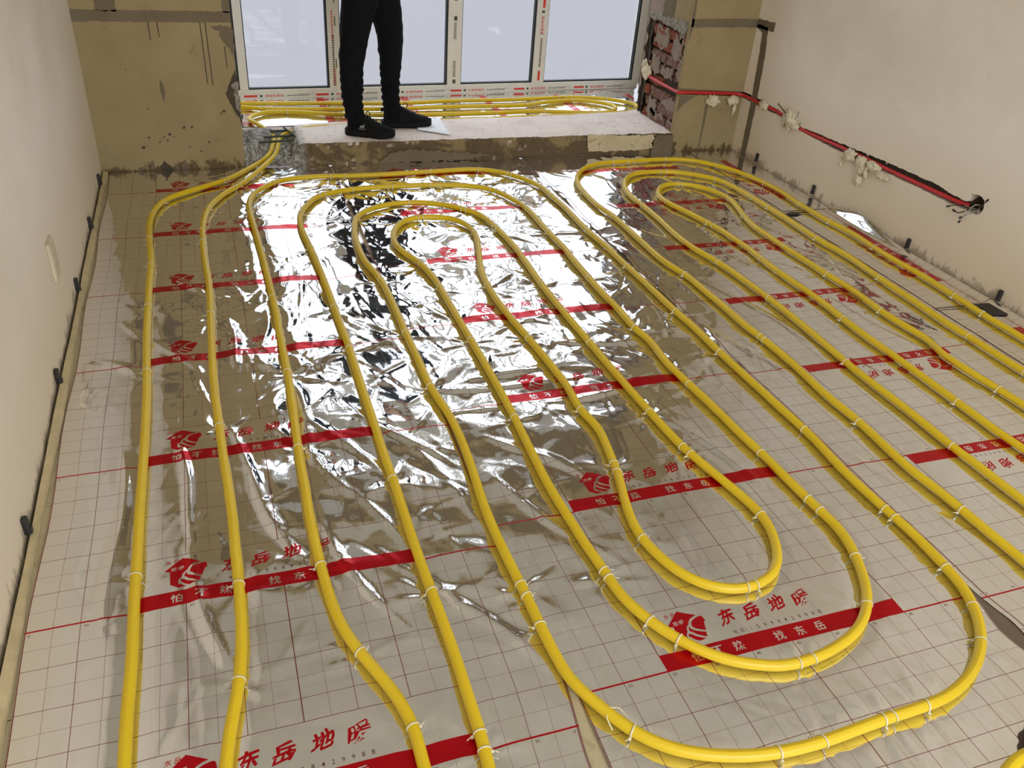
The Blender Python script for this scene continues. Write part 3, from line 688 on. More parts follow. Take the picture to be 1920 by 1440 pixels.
# pipe centre lines in tenths of a millimetre (metres * 1e4) on the real floor
MAIN_LINE = [[7558,-8000,160],[7537,-7761,160],[7516,-7522,160],[7496,-7282,160],[7475,-7043,160],[7455,-6804,160],[7434,-6565,160],[7413,-6326,160],[7393,-6086,160],[7372,-5847,160],[7352,-5608,160],[7331,-5369,160],[7310,-5130,160],[7290,-4890,160],[7269,-4651,160],[7248,-4412,160],[7228,-4173,160],[7207,-3934,160],[7187,-3694,160],[7166,-3455,160],[7145,-3216,160],[7125,-2977,160],[7104,-2738,160],[7084,-2498,160],[7063,-2259,160],[7042,-2020,160],[7021,-1781,160],[7000,-1542,160],[6978,-1303,160],[6957,-1063,160],[6935,-824,160],[6915,-585,160],[6898,-346,160],[6886,-106,160],[6885,134,160],[6889,374,160],[6883,614,160],[6859,853,160],[6818,1090,160],[6761,1323,160],[6691,1553,160],[6611,1779,160],[6523,2002,160],[6431,2224,160],[6338,2445,160],[6248,2668,160],[6166,2893,160],[6091,3122,160],[6027,3353,160],[5975,3587,160],[5934,3824,160],[5905,4062,160],[5882,4301,160],[5863,4540,160],[5846,4780,160],[5833,5020,160],[5822,5260,160],[5814,5499,160],[5808,5739,160],[5803,5979,160],[5800,6220,160],[5797,6460,160],[5796,6700,160],[5796,6940,160],[5799,7180,160],[5805,7420,160],[5812,7660,160],[5819,7900,160],[5824,8140,160],[5826,8380,160],[5826,8620,160],[5827,8860,160],[5829,9100,160],[5833,9340,160],[5838,9580,160],[5846,9820,160],[5855,10060,160],[5865,10300,160],[5875,10540,160],[5886,10780,160],[5896,11020,160],[5906,11260,160],[5916,11499,160],[5925,11739,160],[5933,11979,160],[5940,12219,160],[5947,12459,160],[5953,12699,160],[5959,12939,160],[5964,13179,160],[5969,13419,160],[5972,13659,160],[5975,13900,160],[5976,14140,160],[5977,14380,160],[5976,14620,160],[5974,14860,160],[5973,15100,160],[5973,15340,160],[5974,15580,160],[5976,15820,160],[5980,16060,160],[5984,16300,160],[5989,16540,160],[5993,16780,160],[5998,17020,160],[6001,17260,160],[6003,17501,160],[6004,17741,160],[6003,17981,160],[6002,18221,160],[5999,18461,160],[5996,18701,160],[5993,18941,160],[5989,19181,160],[5986,19421,160],[5983,19661,160],[5980,19901,160],[5977,20141,160],[5974,20381,160],[5970,20622,160],[5967,20862,160],[5963,21102,160],[5959,21342,160],[5955,21582,160],[5950,21822,160],[5945,22062,160],[5939,22302,160],[5933,22542,160],[5926,22782,160],[5919,23022,160],[5912,23262,160],[5905,23502,160],[5897,23742,160],[5889,23982,160],[5882,24222,160],[5874,24462,160],[5865,24702,160],[5856,24941,160],[5847,25181,160],[5838,25421,160],[5829,25661,160],[5821,25901,160],[5814,26141,160],[5809,26381,160],[5805,26621,160],[5801,26861,160],[5800,27101,160],[5804,27341,160],[5818,27581,160],[5843,27820,160],[5880,28057,160],[5928,28292,160],[5989,28525,160],[6063,28753,160],[6153,28975,160],[6259,29190,160],[6383,29396,160],[6520,29593,160],[6668,29782,160],[6825,29964,160],[6989,30139,160],[7163,30305,160],[7350,30454,160],[7557,30576,160],[7780,30664,160],[8012,30726,160],[8248,30771,160],[8485,30806,160],[8724,30832,160],[8963,30851,160],[9203,30861,160],[9443,30863,160],[9683,30853,160],[9923,30834,160],[10162,30811,160],[10401,30788,160],[10640,30770,160],[10880,30759,160],[11120,30754,160],[11360,30754,160],[11600,30758,160],[11840,30764,160],[12080,30771,160],[12320,30780,160],[12560,30790,160],[12800,30801,160],[13039,30814,160],[13279,30827,160],[13519,30841,160],[13758,30855,160],[13998,30868,160],[14238,30880,160],[14478,30891,160],[14718,30901,160],[14958,30912,160],[15197,30926,160],[15437,30941,160],[15676,30957,160],[15916,30971,160],[16156,30982,160],[16396,30987,160],[16636,30982,160],[16875,30964,160],[17113,30929,160],[17346,30871,160],[17571,30790,160],[17788,30686,160],[17992,30561,160],[18185,30417,160],[18365,30258,160],[18533,30087,160],[18690,29906,160],[18835,29714,160],[18966,29513,160],[19084,29304,160],[19190,29089,160],[19285,28868,160],[19371,28644,160],[19446,28416,160],[19510,28185,160],[19558,27949,160],[19590,27712,160],[19608,27472,160],[19616,27232,160],[19621,26992,160],[19627,26752,160],[19637,26512,160],[19651,26273,160],[19666,26033,160],[19678,25793,160],[19687,25553,160],[19692,25313,160],[19693,25073,160],[19691,24833,160],[19687,24593,160],[19681,24353,160],[19675,24113,160],[19668,23873,160],[19661,23633,160],[19656,23393,160],[19651,23153,160],[19649,22913,160],[19649,22673,160],[19653,22433,160],[19661,22193,160],[19673,21953,160],[19688,21713,160],[19705,21474,160],[19723,21234,160],[19740,20995,160],[19755,20755,160],[19766,20516,160],[19774,20276,160],[19779,20036,160],[19782,19795,160],[19783,19555,160],[19785,19315,160],[19786,19075,160],[19788,18835,160],[19792,18595,160],[19796,18355,160],[19802,18115,160],[19808,17875,160],[19814,17635,160],[19820,17395,160],[19826,17155,160],[19830,16915,160],[19834,16675,160],[19837,16435,160],[19840,16195,160],[19843,15955,160],[19845,15715,160],[19848,15474,160],[19852,15234,160],[19858,14994,160],[19866,14754,160],[19879,14515,160],[19895,14275,160],[19911,14036,160],[19925,13796,160],[19934,13556,160],[19938,13316,160],[19937,13076,160],[19935,12836,160],[19931,12596,160],[19928,12356,160],[19926,12116,160],[19926,11876,160],[19928,11635,160],[19931,11395,160],[19935,11155,160],[19940,10915,160],[19945,10675,160],[19951,10435,160],[19957,10195,160],[19964,9955,160],[19973,9715,160],[19982,9475,160],[19991,9235,160],[19997,8995,160],[20003,8755,160],[20009,8515,160],[20017,8275,160],[20028,8036,160],[20039,7796,160],[20049,7556,160],[20056,7316,160],[20059,7076,160],[20056,6836,160],[20049,6596,160],[20035,6356,160],[20017,6117,160],[19997,5878,160],[19979,5638,160],[19966,5398,160],[19958,5158,160],[19956,4918,160],[19957,4678,160],[19963,4438,160],[19972,4198,160],[19982,3958,160],[19994,3719,160],[20009,3479,160],[20024,3239,160],[20038,3000,160],[20049,2760,160],[20053,2520,160],[20050,2280,160],[20040,2040,160],[20025,1800,160],[20007,1561,160],[19984,1322,160],[19953,1084,160],[19907,848,160],[19839,618,160],[19751,395,160],[19645,179,160],[19525,-28,160],[19389,-226,160],[19237,-412,160],[19072,-586,160],[18894,-747,160],[18705,-895,160],[18507,-1031,160],[18300,-1153,160],[18084,-1258,160],[17862,-1348,160],[17634,-1424,160],[17402,-1485,160],[17166,-1529,160],[16928,-1556,160],[16688,-1570,160],[16448,-1578,160],[16208,-1585,160],[15968,-1590,160],[15728,-1595,160],[15488,-1603,160],[15248,-1613,160],[15008,-1626,160],[14769,-1639,160],[14529,-1652,160],[14289,-1662,160],[14049,-1665,160],[13809,-1662,160],[13569,-1652,160],[13330,-1634,160],[13091,-1606,160],[12854,-1569,160],[12619,-1519,160],[12387,-1458,160],[12158,-1386,160],[11933,-1303,160],[11712,-1208,160],[11500,-1096,160],[11299,-964,160],[11113,-813,160],[10943,-644,160],[10790,-459,160],[10655,-260,160],[10534,-53,160],[10421,159,160],[10312,373,160],[10210,590,160],[10125,815,160],[10065,1047,160],[10030,1284,160],[10010,1524,160],[9997,1763,160],[9988,2003,160],[9981,2243,160],[9976,2483,160],[9974,2723,160],[9973,2963,160],[9970,3204,160],[9964,3444,160],[9955,3683,160],[9946,3923,160],[9938,4163,160],[9931,4403,160],[9926,4643,160],[9923,4883,160],[9920,5124,160],[9920,5364,160],[9922,5604,160],[9928,5844,160],[9937,6084,160],[9950,6323,160],[9967,6563,160],[9986,6802,160],[10007,7041,160],[10029,7280,160],[10050,7520,160],[10071,7759,160],[10089,7998,160],[10104,8238,160],[10118,8477,160],[10130,8717,160],[10139,8957,160],[10146,9197,160],[10149,9437,160],[10148,9677,160],[10142,9917,160],[10130,10157,160],[10113,10397,160],[10091,10636,160],[10066,10874,160],[10040,11113,160],[10014,11352,160],[9991,11591,160],[9974,11830,160],[9962,12070,160],[9958,12310,160],[9960,12550,160],[9965,12790,160],[9971,13030,160],[9976,13270,160],[9978,13510,160],[9977,13750,160],[9976,13990,160],[9973,14231,160],[9971,14471,160],[9969,14711,160],[9968,14951,160],[9968,15191,160],[9969,15431,160],[9971,15671,160],[9974,15911,160],[9978,16151,160],[9981,16391,160],[9985,16631,160],[9988,16871,160],[9990,17111,160],[9992,17351,160],[9992,17592,160],[9991,17832,160],[9989,18072,160],[9986,18312,160],[9980,18552,160],[9971,18792,160],[9957,19031,160],[9937,19271,160],[9910,19509,160],[9876,19747,160],[9835,19983,160],[9793,20220,160],[9751,20456,160],[9715,20693,160],[9686,20932,160],[9666,21171,160],[9654,21411,160],[9648,21651,160],[9646,21891,160],[9649,22131,160],[9654,22371,160],[9663,22611,160],[9674,22851,160],[9687,23090,160],[9705,23330,160],[9726,23569,160],[9752,23808,160],[9784,24046,160],[9821,24283,160],[9864,24519,160],[9913,24754,160],[9967,24988,160],[10031,25219,160],[10117,25444,160],[10229,25655,160],[10368,25851,160],[10526,26032,160],[10699,26198,160],[10885,26350,160],[11084,26484,160],[11296,26597,160],[11518,26687,160],[11748,26755,160],[11983,26805,160],[12221,26839,160],[12460,26858,160],[12700,26861,160],[12939,26844,160],[13176,26806,160],[13409,26746,160],[13636,26668,160],[13856,26573,160],[14068,26460,160],[14270,26331,160],[14462,26186,160],[14643,26029,160],[14817,25863,160],[14983,25690,160],[15140,25509,160],[15283,25315,160],[15405,25109,160],[15502,24889,160],[15574,24660,160],[15627,24426,160],[15666,24189,160],[15697,23951,160],[15724,23713,160],[15750,23474,160],[15776,23235,160],[15801,22997,160],[15824,22758,160],[15843,22518,160],[15860,22279,160],[15873,22039,160],[15882,21799,160],[15888,21559,160],[15889,21319,160],[15888,21079,160],[15883,20839,160],[15877,20599,160],[15869,20359,160],[15861,20119,160],[15852,19879,160],[15843,19639,160],[15834,19399,160],[15823,19160,160],[15811,18920,160],[15799,18680,160],[15787,18440,160],[15776,18200,160],[15769,17960,160],[15763,17720,160],[15760,17480,160],[15757,17240,160],[15756,17000,160],[15755,16760,160],[15755,16520,160],[15756,16280,160],[15757,16040,160],[15759,15800,160],[15762,15560,160],[15765,15320,160],[15770,15079,160],[15775,14839,160],[15780,14599,160],[15785,14359,160],[15791,14119,160],[15798,13879,160],[15804,13639,160],[15810,13399,160],[15815,13159,160],[15820,12919,160],[15824,12679,160],[15828,12439,160],[15832,12199,160],[15836,11959,160],[15841,11719,160],[15847,11479,160],[15854,11239,160],[15861,10999,160],[15869,10759,160],[15877,10519,160],[15886,10279,160],[15896,10039,160],[15907,9799,160],[15919,9560,160],[15931,9320,160],[15943,9080,160],[15955,8840,160],[15967,8601,160],[15979,8361,160],[15993,8121,160],[16010,7882,160],[16030,7642,160],[16055,7404,160],[16088,7166,160],[16131,6930,160],[16180,6695,160],[16230,6460,160],[16281,6225,160],[16333,5991,160],[16387,5757,160],[16441,5523,160],[16494,5289,160],[16541,5053,160],[16583,4817,160],[16615,4579,160],[16633,4340,160],[16629,4100,160],[16599,3862,160],[16544,3628,160],[16468,3400,160],[16375,3179,160],[16265,2966,160],[16135,2764,160],[15982,2579,160],[15803,2420,160],[15597,2298,160],[15372,2214,160],[15138,2162,160],[14899,2144,160],[14661,2171,160],[14432,2243,160],[14217,2351,160],[14022,2490,160],[13853,2660,160],[13711,2853,160],[13595,3063,160],[13503,3285,160],[13429,3513,160],[13368,3746,160],[13322,3981,160],[13294,4219,160],[13289,4459,160],[13305,4699,160],[13338,4937,160],[13381,5173,160],[13433,5407,160],[13491,5640,160],[13553,5872,160],[13618,6103,160],[13682,6335,160],[13741,6567,160],[13792,6802,160],[13837,7038,160],[13880,7274,160],[13922,7510,160],[13964,7747,160],[14003,7984,160],[14040,8221,160],[14067,8459,160],[14075,8699,160],[14059,8939,160],[14027,9177,160],[13993,9414,160],[13971,9653,160],[13967,9893,160],[13978,10133,160],[13997,10372,160],[14016,10612,160],[14031,10851,160],[14038,11091,160],[14037,11331,160],[14030,11571,160],[14020,11811,160],[14008,12051,160],[13995,12291,160],[13982,12531,160],[13967,12770,160],[13952,13010,160],[13936,13249,160],[13919,13489,160],[13900,13728,160],[13881,13967,160],[13861,14207,160],[13840,14446,160],[13819,14685,160],[13798,14924,160],[13778,15164,160],[13759,15403,160],[13742,15642,160],[13728,15882,160],[13716,16122,160],[13707,16362,160],[13700,16602,160],[13695,16842,160],[13693,17082,160],[13694,17322,160],[13699,17562,160],[13707,17802,160],[13719,18042,160],[13736,18281,160],[13758,18520,160],[13784,18759,160],[13815,18997,160],[13850,19234,160],[13891,19471,160],[13938,19706,160],[13991,19941,160],[14049,20174,160],[14109,20406,160],[14170,20638,160],[14230,20871,160],[14290,21103,160],[14348,21336,160],[14407,21569,160],[14466,21802,160],[14521,22035,160],[14572,22270,160],[14614,22506,160],[14645,22744,160],[14664,22984,160],[14669,23224,160],[14657,23463,160],[14625,23701,160],[14570,23935,160],[14491,24162,160],[14382,24375,160],[14238,24567,160],[14058,24725,160],[13851,24846,160],[13629,24935,160],[13397,24999,160],[13160,25038,160],[12921,25052,160],[12682,25033,160],[12448,24978,160],[12229,24881,160],[12033,24743,160],[11863,24574,160],[11716,24384,160],[11589,24180,160],[11479,23967,160],[11385,23747,160],[11308,23519,160],[11248,23287,160],[11205,23050,160],[11179,22812,160],[11169,22572,160],[11177,22332,160],[11202,22093,160],[11243,21857,160],[11299,21624,160],[11370,21394,160],[11452,21168,160],[11535,20943,160],[11615,20717,160],[11684,20487,160],[11741,20254,160],[11789,20018,160],[11828,19782,160],[11861,19544,160],[11889,19305,160],[11911,19066,160],[11926,18827,160],[11934,18587,160],[11937,18347,160],[11938,18107,160],[11940,17866,160],[11941,17626,160],[11942,17386,160],[11943,17146,160],[11944,16906,160],[11945,16666,160],[11946,16426,160],[11946,16186,160],[11947,15946,160],[11949,15706,160],[11950,15466,160],[11952,15226,160],[11953,14985,160],[11955,14745,160],[11956,14505,160],[11958,14265,160],[11959,14025,160],[11960,13785,160],[11962,13545,160],[11963,13305,160],[11964,13065,160],[11964,12825,160],[11964,12585,160],[11963,12345,160],[11961,12104,160],[11958,11864,160],[11955,11624,160],[11951,11384,160],[11947,11144,160],[11942,10904,160],[11938,10664,160],[11932,10424,160],[11927,10184,160],[11921,9944,160],[11914,9704,160],[11906,9464,160],[11897,9224,160],[11886,8984,160],[11875,8744,160],[11864,8505,160],[11853,8265,160],[11843,8025,160],[11832,7785,160],[11821,7545,160],[11811,7305,160],[11803,7065,160],[11798,6825,160],[11796,6585,160],[11799,6345,160],[11804,6105,160],[11812,5865,160],[11821,5625,160],[11830,5385,160],[11837,5145,160],[11845,4905,160],[11854,4666,160],[11867,4426,160],[11884,4186,160],[11905,3947,160],[11926,3708,160],[11943,3469,160],[11957,3229,160],[11975,2989,160],[12007,2752,160],[12058,2517,160],[12128,2287,160],[12214,2063,160],[12315,1845,160],[12426,1633,160],[12547,1425,160],[12679,1225,160],[12825,1034,160],[12986,856,160],[13159,690,160],[13345,538,160],[13545,406,160],[13758,294,160],[13977,197,160],[14202,113,160],[14435,54,160],[14673,23,160],[14912,17,160],[15152,29,160],[15391,57,160],[15627,99,160],[15861,152,160],[16092,217,160],[16319,296,160],[16538,393,160],[16747,512,160],[16944,649,160],[17129,802,160],[17299,971,160],[17453,1155,160],[17592,1351,160],[17715,1557,160],[17825,1770,160],[17925,1988,160],[18016,2211,160],[18099,2436,160],[18172,2665,160],[18230,2898,160],[18269,3134,160],[18289,3374,160],[18287,3614,160],[18268,3853,160],[18246,4092,160],[18226,4331,160],[18210,4571,160],[18196,4810,160],[18184,5050,160],[18173,5290,160],[18163,5530,160],[18155,5770,160],[18146,6010,160],[18135,6250,160],[18121,6489,160],[18104,6729,160],[18085,6968,160],[18065,7207,160],[18048,7447,160],[18035,7687,160],[18024,7926,160],[18016,8166,160],[18007,8406,160],[17996,8646,160],[17983,8886,160],[17967,9125,160],[17950,9365,160],[17931,9604,160],[17912,9844,160],[17893,10083,160],[17874,10322,160],[17853,10561,160],[17833,10801,160],[17817,11040,160],[17806,11280,160],[17805,11520,160],[17815,11760,160],[17834,11999,160],[17859,12238,160],[17884,12477,160],[17901,12716,160],[17903,12956,160],[17886,13196,160],[17855,13434,160],[17823,13672,160],[17802,13911,160],[17795,14151,160],[17799,14391,160],[17808,14631,160],[17817,14871,160],[17824,15111,160],[17826,15351,160],[17823,15591,160],[17814,15831,160],[17804,16071,160],[17795,16311,160],[17788,16551,160],[17785,16791,160],[17784,17031,160],[17785,17271,160],[17787,17511,160],[17791,17751,160],[17796,17991,160],[17802,18231,160],[17809,18471,160],[17816,18711,160],[17824,18951,160],[17832,19191,160],[17840,19431,160],[17849,19671,160],[17859,19911,160],[17872,20150,160],[17889,20390,160],[17904,20629,160],[17911,20869,160],[17908,21109,160],[17900,21349,160],[17891,21589,160],[17883,21829,160],[17876,22069,160],[17871,22309,160],[17869,22549,160],[17870,22789,160],[17873,23030,160],[17877,23270,160],[17882,23510,160],[17887,23750,160],[17891,23990,160],[17894,24230,160],[17896,24470,160],[17895,24710,160],[17890,24950,160],[17879,25190,160],[17860,25429,160],[17832,25668,160],[17792,25904,160],[17740,26139,160],[17677,26370,160],[17607,26600,160],[17534,26829,160],[17458,27057,160],[17377,27282,160],[17285,27504,160],[17178,27719,160],[17048,27920,160],[16892,28103,160],[16712,28262,160],[16514,28396,160],[16302,28511,160],[16083,28608,160],[15859,28694,160],[15631,28768,160],[15399,28832,160],[15165,28884,160],[14929,28927,160],[14691,28962,160],[14453,28991,160],[14214,29016,160],[13975,29035,160],[13735,29050,160],[13495,29061,160],[13255,29067,160],[13015,29070,160],[12775,29071,160],[12535,29069,160],[12295,29065,160],[12055,29060,160],[11815,29054,160],[11575,29047,160],[11335,29035,160],[11096,29016,160],[10857,28987,160],[10621,28947,160],[10386,28895,160],[10155,28832,160],[9926,28759,160],[9701,28676,160],[9480,28583,160],[9265,28476,160],[9059,28351,160],[8871,28204,160],[8705,28030,160],[8564,27836,160],[8443,27629,160],[8333,27415,160],[8228,27200,160],[8127,26982,160],[8034,26760,160],[7951,26535,160],[7880,26306,160],[7823,26073,160],[7778,25837,160],[7745,25599,160],[7722,25360,160],[7708,25120,160],[7700,24880,160],[7698,24640,160],[7700,24400,160],[7708,24160,160],[7719,23920,160],[7733,23681,160],[7748,23441,160],[7764,23202,160],[7779,22962,160],[7794,22722,160],[7806,22483,160],[7818,22243,160],[7828,22003,160],[7838,21763,160],[7848,21523,160],[7857,21283,160],[7865,21043,160],[7874,20803,160],[7882,20563,160],[7890,20323,160],[7897,20083,160],[7904,19843,160],[7911,19603,160],[7917,19363,160],[7923,19123,160],[7929,18883,160],[7934,18643,160],[7939,18403,160],[7944,18163,160],[7948,17923,160],[7951,17683,160],[7955,17443,160],[7958,17203,160],[7962,16963,160],[7966,16723,160],[7970,16483,160],[7975,16243,160],[7980,16003,160],[7985,15763,160],[7990,15523,160],[7995,15283,160],[7999,15043,160],[8002,14803,160],[8004,14562,160],[8004,14322,160],[8003,14082,160],[8002,13842,160],[7999,13602,160],[7996,13362,160],[7994,13122,160],[7992,12882,160],[7991,12642,160],[7991,12402,160],[7990,12162,160],[7990,11922,160],[7990,11681,160],[7990,11441,160],[7989,11201,160],[7989,10961,160],[7988,10721,160],[7986,10481,160],[7985,10241,160],[7983,10001,160],[7981,9761,160],[7978,9521,160],[7976,9281,160],[7975,9041,160],[7976,8800,160],[7978,8560,160],[7982,8320,160],[7986,8080,160],[7989,7840,160],[7990,7600,160],[7989,7360,160],[7988,7120,160],[7987,6880,160],[7985,6640,160],[7983,6400,160],[7982,6160,160],[7980,5920,160],[7979,5679,160],[7979,5439,160],[7980,5199,160],[7984,4959,160],[7988,4719,160],[7994,4479,160],[8000,4239,160],[8007,3999,160],[8013,3759,160],[8020,3519,160],[8026,3279,160],[8031,3039,160],[8035,2799,160],[8039,2559,160],[8041,2319,160],[8042,2079,160],[8042,1839,160],[8040,1599,160],[8036,1359,160],[8032,1119,160],[8029,878,160],[8027,638,160],[8023,398,160],[8014,158,160],[7999,-81,160],[7984,-321,160],[7973,-561,160],[7964,-801,160],[7956,-1041,160],[7949,-1281,160],[7942,-1520,160],[7936,-1760,160],[7929,-2000,160],[7922,-2240,160],[7915,-2480,160],[7908,-2720,160],[7900,-2960,160],[7893,-3200,160],[7886,-3440,160],[7879,-3680,160],[7872,-3920,160],[7864,-4160,160],[7857,-4400,160],[7850,-4640,160],[7843,-4880,160],[7836,-5120,160],[7828,-5360,160],[7821,-5600,160],[7814,-5840,160],[7807,-6080,160],[7800,-6320,160],[7792,-6560,160],[7785,-6800,160],[7778,-7040,160],[7771,-7280,160],[7764,-7520,160],[7756,-7760,160],[7749,-8000,160]]
MAIN_TIES = [73, 90, 112, 149, 181, 223, 290, 309, 323, 325, 347, 353, 386, 388, 409, 422, 424, 441, 452, 488, 519, 552, 577, 615, 645, 648, 663, 673, 682, 704, 711, 713, 725, 733, 756, 781, 788, 791, 860, 888, 922, 973, 1000, 1021, 1023, 1041, 1044, 1089, 1127, 1162, 1177, 1180, 1203, 1226, 1228, 1252, 1273, 1276, 1298, 1334, 1368, 1382, 1410, 1436, 1438, 1483, 1501, 1534, 1572, 1624, 1626, 1638, 1644, 1665, 1668, 1688, 1701, 1715, 1719, 1736, 1767, 1798, 1832, 1870, 1893, 1914, 1917, 1939, 1942, 1957, 1959, 1973, 1985, 1988, 2006, 2037, 2080, 2104, 2160, 2193, 2223, 2226]
